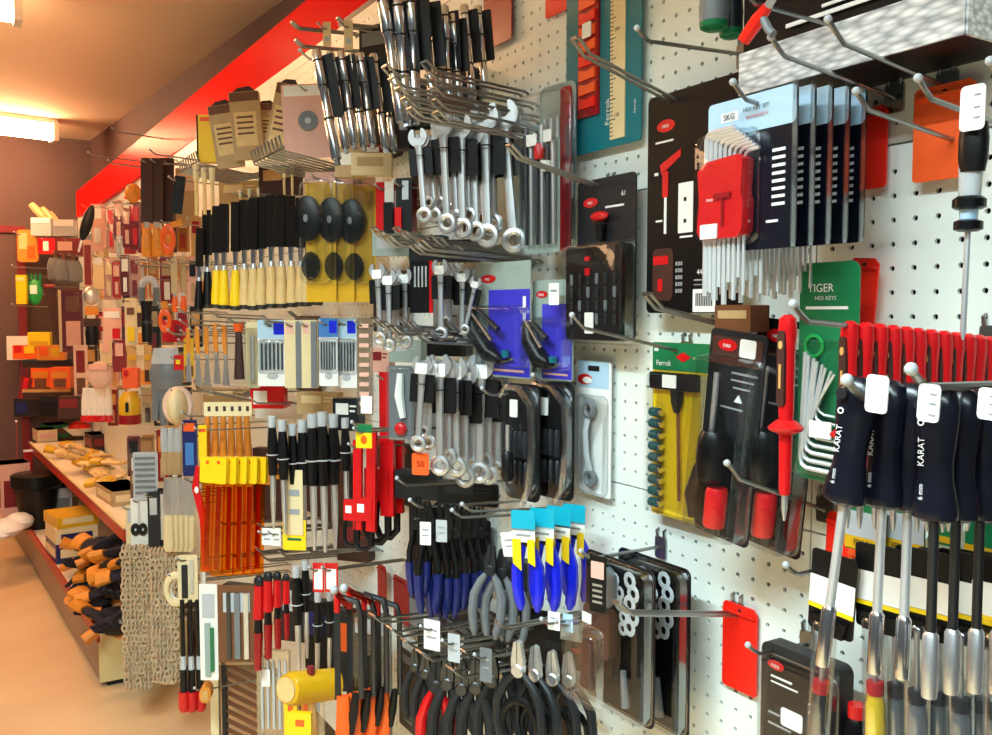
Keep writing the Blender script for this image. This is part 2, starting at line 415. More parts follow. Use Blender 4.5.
class Pack:
    """a hanging card or pack; coordinates u,v run 0..1 from its left top corner"""
    def __init__(s, name, label, cat, box, off, phi=0, card='black', r=.006, t=.002, group=None, roll=0.0, cardname='card', hang=True, tilt=0.0):
        c, s.w, s.h, rz = box_at(*box, off, phi)
        s.root = thing(name, label, cat, c, Euler((tilt, roll, rz), 'XYZ'), group)
        s.t = t; s.n = 0
        if card:
            s.card = part(cardname, MB().prism(rrect(-s.w / 2, -s.h / 2, s.w / 2, s.h / 2, r), -t / 2, t / 2), card, s.root)
    def x(s, u): return (u - .5) * s.w
    def z(s, v): return (.5 - v) * s.h
    def rect(s, u0, v0, u1, v1, m, name='panel', proud=.0008, r=.001, y=0):
        y0 = -s.t / 2 - y
        return part(name, MB().prism(rrect(s.x(u0), s.z(v1), s.x(u1), s.z(v0), r, 3), y0 - proud, y0 + .0004), m, s.root)
    def rects(s, lst, m, name='print', proud=.0008, y=0):
        mb = MB(); y0 = -s.t / 2 - y
        for u0, v0, u1, v1 in lst: mb.box((s.x(u0) + s.x(u1)) / 2, y0 - proud / 2, (s.z(v0) + s.z(v1)) / 2, abs(s.x(u1) - s.x(u0)), proud, abs(s.z(v0) - s.z(v1)))
        return part(name, mb, m, s.root, smooth=False)
    def oval(s, u, v, a, b, m, name='badge', proud=.001, y=0):
        y0 = -s.t / 2 - y
        return part(name, MB().prism(oval(s.x(u), s.z(v), a * s.w, b * s.h), y0 - proud, y0 + .0004), m, s.root)
    def blister(s, u0, v0, u1, v1, d, m='clear', r=.008, name='blister'):
        x0, x1, z0, z1 = s.x(u0), s.x(u1), s.z(v1), s.z(v0); y0 = -s.t / 2
        mb = MB(); rings = []
        for k, (ins, yy) in enumerate(((0, 0), (.001, -d * .8), (.003, -d * .97), (.006, -d))):
            rings.append([(p[0], y0 + yy, p[1]) for p in rrect(x0 + ins, z0 + ins, x1 - ins, z1 - ins, max(r - ins * .5, .001), 3)])
        n = len(rings[0]); mb.hull(rings, True)
        o = part(name, mb, m, s.root)
        e = MB(); out = rrect(x0 - .002, z0 - .002, x1 + .002, z1 + .002, r, 3); inn = rrect(x0, z0, x1, z1, r, 3); k = len(out)
        e.add([(p[0], y0 - .0012, p[1]) for p in out] + [(p[0], y0 - .0012, p[1]) for p in inn] + [(p[0], y0 - d * .6, p[1]) for p in inn],
              [(i, (i + 1) % k, k + (i + 1) % k, k + i) for i in range(k)] + [(k + i, k + (i + 1) % k, 2 * k + (i + 1) % k, 2 * k + i) for i in range(k)])
        part('flange', e, 'clear_edge', o)
        return o
    def text(s, u, v, size, txt, m='print_white', rot=0.0, bold=1.0, y=0):
        return lettering(txt, m, size, s.root, s.x(u), -s.t / 2 - .0009 - y, s.z(v), rot, bold)
    def sticker(s, u, v, wu, hv, y=.001, m='white', txt=None):
        o = s.rect(u - wu / 2, v - hv / 2, u + wu / 2, v + hv / 2, m, 'price_sticker', .0008, .002, y)
        return o
    def add(s, name, mb, m, loc=None, rot=None): return part(name, mb, m, s.root, loc, rot)

def wrench_parts(t, L, wd, m='satin', black_sleeve=True, ring=True, glintm=None):
    """combination wrench hanging from its open end; origin at the top"""
    R = wd * 1.05; th = wd * .36; sh = wd * .46
    # open end: C shaped jaw
    pts = []
    for k in range(17):
        a = math.radians(62 - k * (304 / 16.0)); pts.append((R * math.cos(a + PI / 2 - PI / 2 + .0), R * math.sin(a)))
    jaw = [(R * math.sin(math.radians(q)), -R + R * math.cos(math.radians(q))) for q in range(34, 327, 16)]
    jaw += [(-R * .36, -R * .25), (-R * .36, -R * 1.05), (R * .12, -R * 1.22), (R * .40, -R * 1.05), (R * .40, -R * .25)]
    part('open_end', MB().prism(jaw, -th / 2, th / 2), m, t)
    part('shaft', MB().tube([(0, 0, -R * 1.8), (0, 0, -R * 2.4), (0, 0, -L * .5), (0, 0, -L + R * 1.4)], [sh, sh * .82, sh * .72, sh * .8], 8, flat=.55), m, t)
    if ring: part('ring_end', MB().torus((0, 0, -L + R * .75), R * .60, R * .26, 16, 7, sy=.9), m, t)
    else: part('ring_end', MB().lathe([(R * .5, -L), (R * .62, -L + R), (R * .4, -L + R * 1.5)], 10), m, t)
    if black_sleeve:
        part('hang_card', MB().prism(rrect(-R * 1.25, -L * .50, R * 1.25, -R * 2.0, .003), th * .7, th * .7 + .0025), 'black', t)
        part('cable_tie', MB().torus((0, 0, 0), sh * 1.15, .0011, 10, 5), 'black', t, (0, 0, -R * 2.9), (PI / 2, 0, 0))
    if glintm: part('price_sticker', MB().prism(rrect(-R * .6, -R * 1.9, R * .55, -R * .9, .002), -th / 2 - .0016, -th / 2 - .0006), glintm, t)  # small white plate stands for the chrome highlight on the head

def pliers_parts(t, L, hm, jm='steel_dark', spread=1.0, arm=None, hr=.0075):
    """pliers hanging head up; origin at the nose"""
    w = L * .10
    for sx in (-1, 1):
        part('jaw', MB().prism([(sx * .0008, 0), (sx * w * .34, -.004), (sx * w * .62, -L * .18), (sx * w * .55, -L * .30), (sx * .0008, -L * .30)], -.005, .005), jm, t)
    part('pivot', MB().lathe([(w * .5, -.0075), (w * .62, -.0055), (w * .62, .0055), (w * .5, .0075)], 12), jm, t, (0, 0, -L * .27), (PI / 2, 0, 0))
    for sx in (-1, 1):
        pth = [(sx * w * .30, sx * .002, -L * .30), (sx * w * .62 * spread, sx * .002, -L * .40), (sx * w * 1.0 * spread, sx * .002, -L * .55), (sx * w * 1.06 * spread, sx * .001, -L * .75), (sx * w * .86 * spread, 0, -L * .93), (sx * w * .78 * spread, 0, -L)]
        rr = [hr * .55, hr * .9, hr * 1.1, hr * 1.08, hr * 1.0, hr * .45]
        if arm:
            mid = tuple((Vector(pth[2]) + Vector(pth[3])) / 2)
            part('arm', MB().tube(pth[:3] + [mid], [q * .75 for q in rr[:3]] + [hr * .8], 9), arm, t)
            part('handle', MB().tube([mid] + pth[3:], [hr * 1.1] + rr[3:], 9), hm, t)
        else: part('handle', MB().tube(pth, rr, 9), hm, t)

def lay(label_fn, cat, name, proto_fn, spots, group, rz=-PI / 2 + .5):
    """spots: list of (location, extra rotation (rx, ry, rz) or None)"""
    first = None
    for i, (loc, rot) in enumerate(spots):
        rt = rot if rot is not None else (0, 0, rz)
        if first is None:
            first = thing(name, label_fn(i), cat, loc, rt, group); proto_fn(first)
        else: dup(first, loc, label_fn(i), group, rt)
    return first
def nth(i, n):
    return 'rightmost' if i == n - 1 and n > 2 else ('leftmost' if i == 0 else ORD[i] + ' from the left')

# ================================================================ RIGHT PART OF THE WALL
# --- teal carded saw guide and ruler, top
p = Pack('ruler_card', 'tall teal card with orange toothed strip and yellow ruler', 'carded tool', (567, -70, 642, 149), .012, card='teal', r=.004)
VT = lambda y: (y + 70) / 219.0
UX = lambda x: (x - 567) / 75.0
fr = p.rect(UX(582), VT(-60), UX(603), VT(112), 'red_deep', 'strip', .004, .001)
for k in range(11):
    y = 104 - k * 14.6; z1, z0 = p.z(VT(y - 11)), p.z(VT(y))
    xl, xr = p.x(UX(584.5)), p.x(UX(601))
    p.add('tooth_block', MB().prism([(xl, z0), (xr, z0 + .001), (xr, z1), ((xl + xr) / 2, z1 - .003), (xl, z1 + .001)], -.0085, -.004), 'orange_tag' if k % 3 else 'red_tag')
p.rect(UX(614), VT(-60), UX(628), VT(142), 'cream', 'ruler', .002, .0005)
p.rects([(UX(614.3), VT(y), UX(614.3 + (5 if i % 5 == 0 else 2.6)), VT(y + .8)) for i, y in enumerate(range(-58, 140, 4))], 'print_black', 'scale_marks', .0005, .002)
p.text(UX(621), VT(35), .0075, '200', 'print_black', y=.002); p.text(UX(621), VT(119), .0075, '150', 'print_black', y=.002)
p.text(UX(611), VT(113), .014, 'Ferrok', rot=PI / 2); p.text(UX(637), VT(115), .007, 'Ferrok', rot=PI / 2)
p.sticker(UX(594), VT(25), .12, .07, .009)
# --- big black card
p = Pack('tool_card', 'large black card with small red tool pictures beside the hex key packs', 'card', (648, 85, 744, 313), .03, card='black_gloss', r=.008)
U = lambda x: (x - 648) / 96.0; V = lambda y: (y - 85) / 228.0
p.oval(U(668), V(118), .10, .028, 'red', 'logo'); p.text(U(668), V(118), .009, 'neo', y=.0009)
p.rects([(U(657), V(133), U(676), V(135))], 'print_white', 'caption')
p.rect(U(682), V(180), U(697), V(231), 'white', 'picture', .0007)
p.rects([(U(688), V(195), U(690.5), V(199)), (U(688), V(217), U(690.5), V(221))], 'print_black', 'picture_dots', .0006, .0007)
p.add('tool_print', MB().prism([(p.x(U(662)), p.z(V(158))), (p.x(U(684)), p.z(V(145))), (p.x(U(684)), p.z(V(152))), (p.x(U(664)), p.z(V(168)))], -.002, -.001).prism(rrect(p.x(U(665)), p.z(V(192)), p.x(U(671)), p.z(V(165)), .002), -.002, -.001), 'red')
p.rects([(U(667), V(192), U(669.5), V(230))], 'print_white', 'print')
for q in ((658, 215, 665, 217), (656, 165, 660, 168), (684, 234, 697, 236)): p.rects([(U(q[0]), V(q[1]), U(q[2]), V(q[3]))], 'print_white', 'caption')
p.rect(U(655), V(245), U(677), V(300), 'brown_dark', 'picture', .0006, .008); p.rects([(U(656), V(253), U(672), V(262)), (U(661), V(277), U(666), V(290))], 'red', 'red_print', .0005, .0006)
p.rects([(U(680 + i * 2.6), V(260 + j * 7), U(681.6 + i * 2.6), V(264 + j * 7)) for i in range(3) for j in range(5)], 'print_grey', 'bit_print')
p.text(U(706), V(272), .010, '448'); p.rects([(U(699), V(279), U(714), V(280.5)), (U(699), V(284), U(709), V(285))], 'print_grey', 'caption')
p.rect(U(698), V(289), U(720), V(312), 'white', 'barcode_label', .0006); p.rects([(U(701 + i * 1.7), V(293), U(701.9 + i * 1.7), V(306)) for i in range(10)], 'print_black', 'barcode', .0005, .0006)

# --- stack of five hex key packs
def hexpack(i, off, lab):
    pk = Pack('hex_key_pack', lab, 'hex key set', (708, 94, 797, 250), .155, card='navy_black', r=.007, group='blister packed hex key sets', t=.0016)
    U = lambda x: (x - 708) / 89.0; V = lambda y: (y - 94) / 156.0
    pk.rect(.01, .005, .99, .24, 'sky_card', 'header', .0006, .005)
    pk.rect(U(723), V(107), U(741), V(117), 'print_white', 'stamp', .0005, .001, .0006); pk.text(U(732), V(112), .0085, 'SKG', 'print_black', y=.0012)
    pk.text(U(759), V(109), .0058, 'HEX KEY SET', 'print_black', y=.0008); pk.text(U(760), V(117), .0045, 'SECHSKANT 9', 'red', y=.0008)
    pk.rects([(U(775), V(153 + 7.5 * k), U(787), V(156 + 7.5 * k)) for k in range(8)], 'print_white', 'size_list')
    pk.rects([(U(770), V(222), U(781), V(224.5))], 'print_white', 'caption')
    hx0, hx1, hz0, hz1 = pk.x(U(712)), pk.x(U(759)), pk.z(V(237)), pk.z(V(158))
    hm = MB().prism([(hx0, hz1 - .008), (hx0 + .012, hz1), (hx1 - .006, hz1 + .003), (hx1, hz1 - .002), (hx1 - .002, (hz0 + hz1) / 2 + .004), (hx1 + .001, (hz0 + hz1) / 2 - .004), (hx1, hz0 + .006), (hx1 - .006, hz0), (hx0 + .006, hz0), (hx0, hz0 + .008), (hx0 + .003, (hz0 + hz1) / 2)], -.020, -.004)
    pk.add('key_holder', hm, 'red')
    pk.add('holder_ridge', MB().box((hx0 + hx1) / 2 + .006, -.0212, (hz0 + hz1) / 2 + .003, .022, .003, .005).box((hx0 + hx1) / 2 + .006, -.021, (hz0 + hz1) / 2 - .012, .003, .002, .03), 'red_deep')
    pk.rect(U(717), V(222), U(735), V(237), 'white', 'price_sticker', .001, .001, .020)
    pk.text(U(727), V(197), .006, 'neo', y=.020)
    for k in range(9):
        x = hx0 + .005 + k * (hx1 - hx0 - .010) / 8; rr = .0037 - k * .00024; zb = pk.z(1) - .054 + abs((k * 5) % 9 - 2) * .0045
        reach = .016 + .0044 * (8 - k) * .7; zt = hz1 + .030 - k * .003
        rads = [rr] * 5
        pk.add('hex_key', MB().tube([(x, -.011, zb), (x, -.011, zt - .006), (x + .0015, -.011, zt - .002), (x + .006, -.0112, zt), (x + .006 + reach * .8, -.0115, zt + .001)], rads, 6), 'bright_steel')
    pk.blister(U(710), V(128), U(762), V(242), .024, r=.012)
    pk.rects([(.985, .0, 1.0, 1.0)], 'clear_edge', 'fold', .005)
    return pk
hk = hexpack(0, .155, 'hex key pack hanging foremost, its red holder in full view')
base = hk.root.location.copy()
for i in range(1, 5):
    dup(hk.root, base + Vector((.0235 * i, -.001 * i, .002 * i)), ['', 'second hex key pack, right behind the foremost one', 'third hex key pack of the row on the hook', 'fourth hex key pack of the row on the hook', 'hindmost hex key pack, beside the red tag on the board'][i])
hook('short hook carrying the hex key packs over the black card', (733, 82), .19, .02)
# --- black bit set on card
p = Pack('bit_set', 'black bit set with red badge on grey card under the teal card', 'bit set', (578, 177, 636, 340), .03, card='charcoal', r=.008)
U = lambda x: (x - 578) / 58.0; V = lambda y: (y - 177) / 163.0
p.oval(U(592), V(200), .13, .03, 'red', 'logo'); p.text(U(592), V(200), .008, 'neo', y=.001); p.text(U(625), V(196), .010, '61')
p.rects([(U(607), V(206), U(625), V(208))], 'print_white', 'caption')
p.add('ratchet_head', MB().ball((p.x(U(606)), -.010, p.z(V(216))), .020, .008, .007, 12, 6), 'red'); p.add('ratchet_neck', MB().lathe([(.006, p.z(V(240))), (.009, p.z(V(224)))], 10, p.x(U(606)), -.008), 'black')
cs = p.add('bit_case', MB().prism(rrect(p.x(.0), p.z(1.0), p.x(.97), p.z(.42), .007), -.022, -.002), 'black')
for r_ in range(4):
    for c_ in range(6): p.add('bit', MB().lathe([(.0028, p.z(.66 + .0) - r_ * .019 + .016), (.0028, p.z(.66) - r_ * .019 + .004), (.0012, p.z(.66) - r_ * .019)], 6, p.x(.12 + c_ * .15), -.023), 'steel_dark' if (r_ + c_) % 3 else 'grey')
p.add('red_band', MB().box(p.x(.42), -.0245, p.z(.50), .010, .003, .006).box(p.x(.42), -.0245, p.z(.58), .009, .003, .010), 'red')
p.rect(.38, .83, .53, .96, 'white', 'price_sticker', .001, .002, .0235)
p.blister(-.03, .40, .99, 1.02, .028, r=.008)
# --- white card with wrench
p = Pack('wrench_card', 'white card holding one grey cranked ring wrench', 'carded wrench', (577, 361, 611, 495), .012, card='white', r=.005)
p.oval(.26, .14, .22, .04, 'red', 'logo'); p.oval(.34, .145, .14, .025, 'white', 'logo_ring', .0014)
p.rect(.05, .0, .95, .2, 'sky_card', 'header', .0003); p.rect(.35, .035, .68, .075, 'print_black', 'euro_hole', .0007)
p.add('ring_end', MB().torus((0, -.008, p.z(.36)), .010, .0045, 16, 7), 'grey'); p.add('ring_end', MB().torus((.003, -.008, p.z(.87)), .010, .0045, 16, 7), 'grey')
p.add('shaft', MB().tube([(-.004, -.008, p.z(.43)), (-.005, -.012, p.z(.52)), (.0, -.013, p.z(.70)), (.003, -.009, p.z(.81))], [.006, .0055, .0055, .006], 8, flat=.6), 'light_grey')
p.blister(.06, .26, .94, .98, .018, r=.012)
# --- green and yellow socket card
p = Pack('socket_card', 'green and yellow card with a column of teal sockets', 'socket set', (653, 343, 709, 520), .018, card='yellow', r=.002)
U = lambda x: (x - 653) / 56.0; V = lambda y: (y - 343) / 177.0
p.rect(0, 0, 1, V(371), 'green', 'header', .0008)
p.text(U(665), V(364), .0105, 'Ferrok', y=.0008); p.rects([(U(655), V(349), U(659), V(352))], 'print_white', 'caption', .0005, .0008)
p.add('diamond_badge', MB().prism([(p.x(.43), p.z(V(357))), (p.x(.56), p.z(V(352))), (p.x(.70), p.z(V(357))), (p.x(.56), p.z(V(362)))], -.0025, -.001), 'red')
p.rect(U(654), V(373), U(701), V(390), 'black', 'rail', .008, .002); p.rect(U(668), V(375), U(682), V(388), 'white', 'price_sticker', .001, .001, .008)
p.add('adapter', MB().lathe([(.004, p.z(V(412))), (.008, p.z(V(402))), (.009, p.z(V(390)))], 10, p.x(U(682)), -.008), 'black')
p.add('extension_bar', MB().tube([(p.x(U(682)), -.006, p.z(V(410))), (p.x(U(684)), -.006, p.z(V(500)))], .0022, 8), 'brown')
for k in range(9):
    zc = p.z(V(414 + k * 11.6)); xc = p.x(U(661))
    p.add('socket', MB().tube([(xc - .008, -.009, zc), (xc + .007, -.009, zc)], .0064, 12), 'socket_teal')
    p.add('socket_mouth', MB().tube([(xc + .007, -.009, zc), (xc + .013, -.009, zc - .0008)], .0044, 10), 'chrome')
p.blister(.02, .17, .98, .98, .02, r=.006)
hook2('hook reaching left from the green and yellow socket card', (572, 315), (688, 352))
# --- blister packs with black handles and red bits (screwdriver sets)
def driver_pack(lab, box, off, dark=False):
    p = Pack('driver_pack', lab, 'screwdriver set', box, off, card='black' if dark else 'charcoal', r=.006, group='blister packs with red bit tubes', roll=math.radians(6))
    p.rect(.05, .03, .95, .16, 'black' if dark else 'brown_dark', 'header'); p.oval(.34, .07, .17, .028, 'red', 'logo', .0014); p.text(.34, .07, .008, 'neo', y=.0016); p.rect(.56, .03, .84, .115, 'white', 'price_sticker', .0006, .003, .001)
    p.rects([(.45, .19, .9, .20), (.45, .225, .85, .233), (.5, .26, .8, .268), (.3, .36, .7, .368)], 'print_grey', 'caption')
    p.add('warning_mark', MB().prism([(p.x(.55), p.z(.33)), (p.x(.68), p.z(.33)), (p.x(.615), p.z(.295))], -.003, -.001), 'print_white')
    p.add('handle', MB().lathe([(.010, p.z(.72)), (.017, p.z(.69)), (.019, p.z(.6)), (.018, p.z(.5)), (.014, p.z(.47))], 14, p.x(.46), -.020), 'black_gloss')
    p.add('blade', MB().lathe([(.0035, p.z(.47)), (.0035, p.z(.20))], 10, p.x(.33), -.014), 'satin')
    p.add('bit_tube', MB().lathe([(.012, p.z(.93)), (.013, p.z(.91)), (.013, p.z(.76)), (.011, p.z(.74))], 14, p.x(.55), -.016), 'red')
    for k in range(4): p.add('bit', MB().lathe([(.0014, p.z(.97)), (.0022, p.z(.955)), (.0022, p.z(.9))], 6, p.x(.55) + (k - 1.5) * .006, -.018), 'steel_dark')
    p.add('side_grip', MB().tube([(p.x(.12), -.012, p.z(.93)), (p.x(.05), -.012, p.z(.82)), (p.x(.16), -.012, p.z(.68)), (p.x(.28), -.012, p.z(.60))], [.007, .010, .009, .006], 10), 'black_gloss')
    p.blister(.0, .12, .98, .985, .034, r=.012)
    return p
driver_pack('blister pack with black handle leaning over the yellow socket card', (703, 331, 758, 541), .085)
driver_pack('darker screwdriver blister pack behind the single red screwdriver', (748, 320, 812, 552), .05, True)
hook2('double hook below the big black card', (647, 294), (760, 333), double=True)
hook2('long hook in front of the red bit tubes', (727, 463), (826, 508))
# brown box edge above them
p = Pack('carton', 'small brown carton flap above the screwdriver packs', 'carton', (724, 305, 760, 332), .07, card='brown', t=.03, r=.002)
p.rect(.1, .2, .9, .5, 'kraft', 'label')

# --- green card with long hex keys
p = Pack('hex_key_card', 'green card with long silver hex keys hanging on the board', 'hex key set', (799, 262, 858, 482), .07, card='green', r=.010)
U = lambda x: (x - 799) / 59.0; V = lambda y: (y - 262) / 220.0
p.text(U(821), V(288), .012, 'TIGER'); p.text(U(826), V(298), .006, 'HEX KEYS'); p.rects([(U(806), V(306), U(848), V(309))], 'print_white', 'caption')
p.add('emblem', MB().torus((p.x(U(816)), -.003, p.z(V(346))), .011, .002, 16, 6), 'green_bright')
for k in range(8):
    xt = p.x(U(808 + k * 3.4)); xb = p.x(U(808 + k * 2.4)); rr = .0027 - .00018 * k; zb = p.z(V(470 - k * 8)); xr = p.x(U(846 - k * .5))
    p.add('hex_key', MB().tube([(xt + .004 + k * .0012, -.008 - .002 * (k % 2), p.z(V(352 + k * 3))), (xb, -.008 - .002 * (k % 2), zb + .010), (xb + .002, -.008, zb + .003), (xb + .008, -.008, zb), (xr, -.008, zb - .001)], rr, 6), 'bright_steel')
p.rect(U(820), V(420), U(842), V(437), 'white', 'price_sticker', .001, .001, .012)
p.blister(.03, .36, .97, .98, .018, r=.008)
# --- red plastic tags at the feet of hooks
def redtag(lab, box, off, m, roll=0.0, taper=0.0):
    c, w, h, rz = box_at(*box, off)
    t = thing('hook_tag', lab, 'tag', c, (0, roll, rz), 'red tags hung on the hooks')
    x, z = w / 2, h / 2
    part('plate', MB().prism([(-x * (1 + taper), -z + .002), (-x * (1 + taper) + .003, -z), (x * (1 - taper) - .003, -z), (x * (1 - taper), -z + .003), (x, z - .006), (x - .006, z), (-x + .004, z), (-x, z - .004)], -.0012, .0012), m, t)
    part('fold', MB().box(0, -.003, z - .010, w * .9, .004, .003), m, t)
    part('punch_hole', MB().prism(oval(0, z - .007, .0022, .0022, 10), -.0016, 0), 'dark_void', t)
redtag('red tag low on the board beside bare holes', (723, 605, 757, 691), .006, 'red_tag')
redtag('red tag next to the hindmost hex key pack', (851, 108, 887, 189), .010, 'red_tag')
redtag('orange red tag behind the single chrome screwdriver', (914, 84, 976, 179), .014, 'orange_tag')
redtag('red tag above the row of red handles', (849, 258, 877, 328), .02, 'red_tag', math.radians(4))
redtag('red tag in shade below the black nut drivers', (826, 513, 852, 592), .012, 'red_tag', math.radians(3))
redtag('small orange tag behind the second nut driver shaft', (849, 545, 872, 590), .03, 'orange_tag')
redtag('dark red tag at the top edge left of the teal card', (484, -40, 512, 45), .01, 'red_deep')
redtag('tiny red tag corner touching the teal card top', (546, -20, 572, 13), .006, 'red_tag')
hook2('double hook ending at the low red tag', (617, 602), (738, 613), double=True)
hook2('upper hook crossing the silver tread strip', (828, 19), (948, 86), up=.022)
hook2('left hook crossing the silver tread strip', (771, 37), (896, 97))
hook2('hook in front of the two red tags', (856, 91), (962, 142))
hook('hook holding the single chrome screwdriver', (918, 78), .17, .016)
hook('hook tip at the right edge beside the tread box', (990, 61), .17, .016)
hook2('long single hook right of the yellow ruler', (637, 28), (745, 55))
hook2('double hook crossing the teal ruler card', (575, 38), (690, 108), double=True)

# --- tread-plate box top right
A = P(795, 81, .09); Bq = P(968, 26, .09)
t = thing('tread_box', 'long black box with silver tread plate edge at top right', 'box', (A.x, (A.y + P(742, 66, .09).y) / 2, A.z))
yl, yr = P(740, 80, .09).y, P(966, 26, .09).y
ym, ln = (yl + yr) / 2, yl - yr
x0 = DW - .09
hgt = .045
t.location = (x0, ym, A.z)
part('body', MB().box(.045, 0, .10, .085, ln - .004, .19), 'black_gloss', t, smooth=False)
part('bottom_tray', MB().box(.046, 0, .012, .09, ln - .006, .024), 'black', t, smooth=False)
part('tread_strip', MB().box(.0, 0, hgt / 2, .004, ln, hgt), 'tread', t, smooth=False)
part('end_strip', MB().box(.045, -ln / 2, hgt / 2, .09, .004, hgt), 'tread', t, smooth=False)
part('red_print', MB().box(-.0005, ln / 2 - .33, .066, .002, .05, .012).box(-.0005, ln / 2 - .37, .07, .002, .02, .02), 'red_tag', t, smooth=False)
part('white_print', MB().box(-.0005, -ln / 2 + .14, .058, .002, .11, .004).box(-.0005, -ln / 2 + .11, .066, .002, .08, .003), 'print_white', t, smooth=False)
# red handled tool hanging before the box
c, w, h, rz = box_at(742, -4, 782, 38, .19)
t = thing('scraper', 'small red and grey hand tool slanting before the tread box', 'hand tool', c, (0, 0, rz))
part('handle', MB().tube([(-w * .45, 0, -h * .42), (-w * .1, 0, -h * .05), (w * .15, 0, h * .2)], [.006, .007, .005], 8), 'red_tag', t)
part('blade', MB().tube([(w * .15, 0, h * .2), (w * .5, 0, h * .6)], [.004, .003], 8), 'satin', t)
part('arm', MB().tube([(w * .0, 0, h * .05), (w * .18, 0, -h * .35), (w * .3, 0, -h * .5)], .004, 8), 'grey', t)
# grey handles with green ends
for i, (bx, lb) in enumerate((((703, -45, 726, 30), 'grey screwdriver handle with green end beside the tread box, left one'), ((722, -45, 741, 38), 'darker screwdriver handle with green end touching the tread box'))):
    c, w, h, rz = box_at(*bx, .10 - .03 * i)
    t = thing('screwdriver', lb, 'screwdriver', c, (0, 0, rz), 'grey and green screwdrivers at the top')
    part('handle', MB().lathe([(w * .46, -h * .42), (w * .48, -h * .2), (w * .40, h * .1), (w * .42, h * .5)], 12), 'grey' if i == 0 else 'charcoal', t)
    part('end_cap', MB().lathe([(w * .30, -h * .5), (w * .44, -h * .47), (w * .47, -h * .40)], 12), 'green', t)
    part('blade', MB().lathe([(w * .14, h * .5), (w * .14, h * 1.3)], 8), 'satin', t)
# --- single chrome screwdriver, right
c, w, h, rz = box_at(952, 88, 986, 340, .135)
t = thing('screwdriver', 'single screwdriver with black and silver handle, long thin blade and tag', 'screwdriver', c, (0, math.radians(1), rz))
V = lambda y: h * (.5 - (y - 88) / 252.0)
hh = w * .42
part('handle', MB().lathe([(hh * .72, V(196)), (hh * .78, V(170)), (hh * .85, V(140)), (hh * .75, V(112)), (hh * .55, V(92)), (hh * .3, V(88))], 14, sy=.8), 'light_grey', t)
part('grip', MB().lathe([(hh * .80, V(172)), (hh * .95, V(160)), (hh * .98, V(140)), (hh * .86, V(124))], 14, .002, -.001, sy=.8), 'black', t)
part('collar', MB().lathe([(hh * .8, V(209)), (hh * 1.06, V(207)), (hh * 1.06, V(199)), (hh * .8, V(196))], 14), 'black_gloss', t)
part('neck', MB().lathe([(hh * .55, V(222)), (hh * .6, V(208))], 12), 'sky_card', t)
part('collar', MB().lathe([(hh * .6, V(231)), (hh * .92, V(229)), (hh * .92, V(221)), (hh * .6, V(219))], 14), 'black_gloss', t)
part('blade', MB().lathe([(.0010, V(340)), (.0024, V(330)), (.0024, V(228))], 10), 'bright_steel', t)
part('price_tag', MB().prism(rrect(-w * .1, V(134), w * .62, V(90), .004), -hh - .002, -hh - .001), 'white', t)
part('tag_print', MB().box(w * .4, -hh - .0024, V(100), w * .18, .0006, .001).box(w * .4, -hh - .0024, V(112), w * .18, .0006, .001).box(w * .4, -hh - .0024, V(122), w * .18, .0006, .001), 'print_grey', t, smooth=False)

# --- the row of red handles on one long hook
hookR = hook('long hook through the row of red screwdriver handles', (793, 304), .275, .02)
def red_driver(t):
    L = .165
    part('handle', MB().lathe([(.0058, -.088), (.0064, -.08), (.0066, -.03), (.0078, -.012), (.0070, -.002), (.003, .001)], 12), 'red', t)
    part('window', MB().prism(rrect(-.0038, -.075, .0038, -.012, .003), -.0082, -.004), 'brown_dark', t)
    part('window_print', MB().prism(oval(0, -.024, .0022, .0035, 10), -.0088, -.0080).box(0, -.0084, -.050, .002, .0012, .02), 'wood', t)
    part('guard', MB().lathe([(.006, -.099), (.014, -.0955), (.015, -.093), (.008, -.087)], 14), 'red', t)
    part('insulated_shaft', MB().lathe([(.0042, -.15), (.0048, -.146), (.0056, -.099)], 10), 'red', t)
    part('tip', MB().lathe([(.001, -.172), (.0026, -.162), (.0026, -.15)], 8), 'satin', t)
spots = []
ys = hookR(0).y
X0 = P(793, 318, .26); 
c0 = P(788, 316, .245)
spots.append((c0, (0, 0, -PI / 2)))
xs = [850, 866, 880, 893, 906, 918, 931, 944, 956, 968, 979, 990, 1001]
for i, x in enumerate(xs):
    off = .205 - i * .0125
    spots.append((P(x, 322 + i * 1.4, off), (0, math.radians(random.uniform(-2, 2)), -PI / 2 + random.uniform(-.2, .2))))
n = len(spots)
lay(lambda i: 'lone red insulated screwdriver at the hook tip, fully in view' if i == 0 else 'red screwdriver handle, %s in the packed red row' % nth(i - 1, n - 1), 'screwdriver', 'insulated_screwdriver', red_driver, spots, 'red insulated screwdrivers on the long hook')

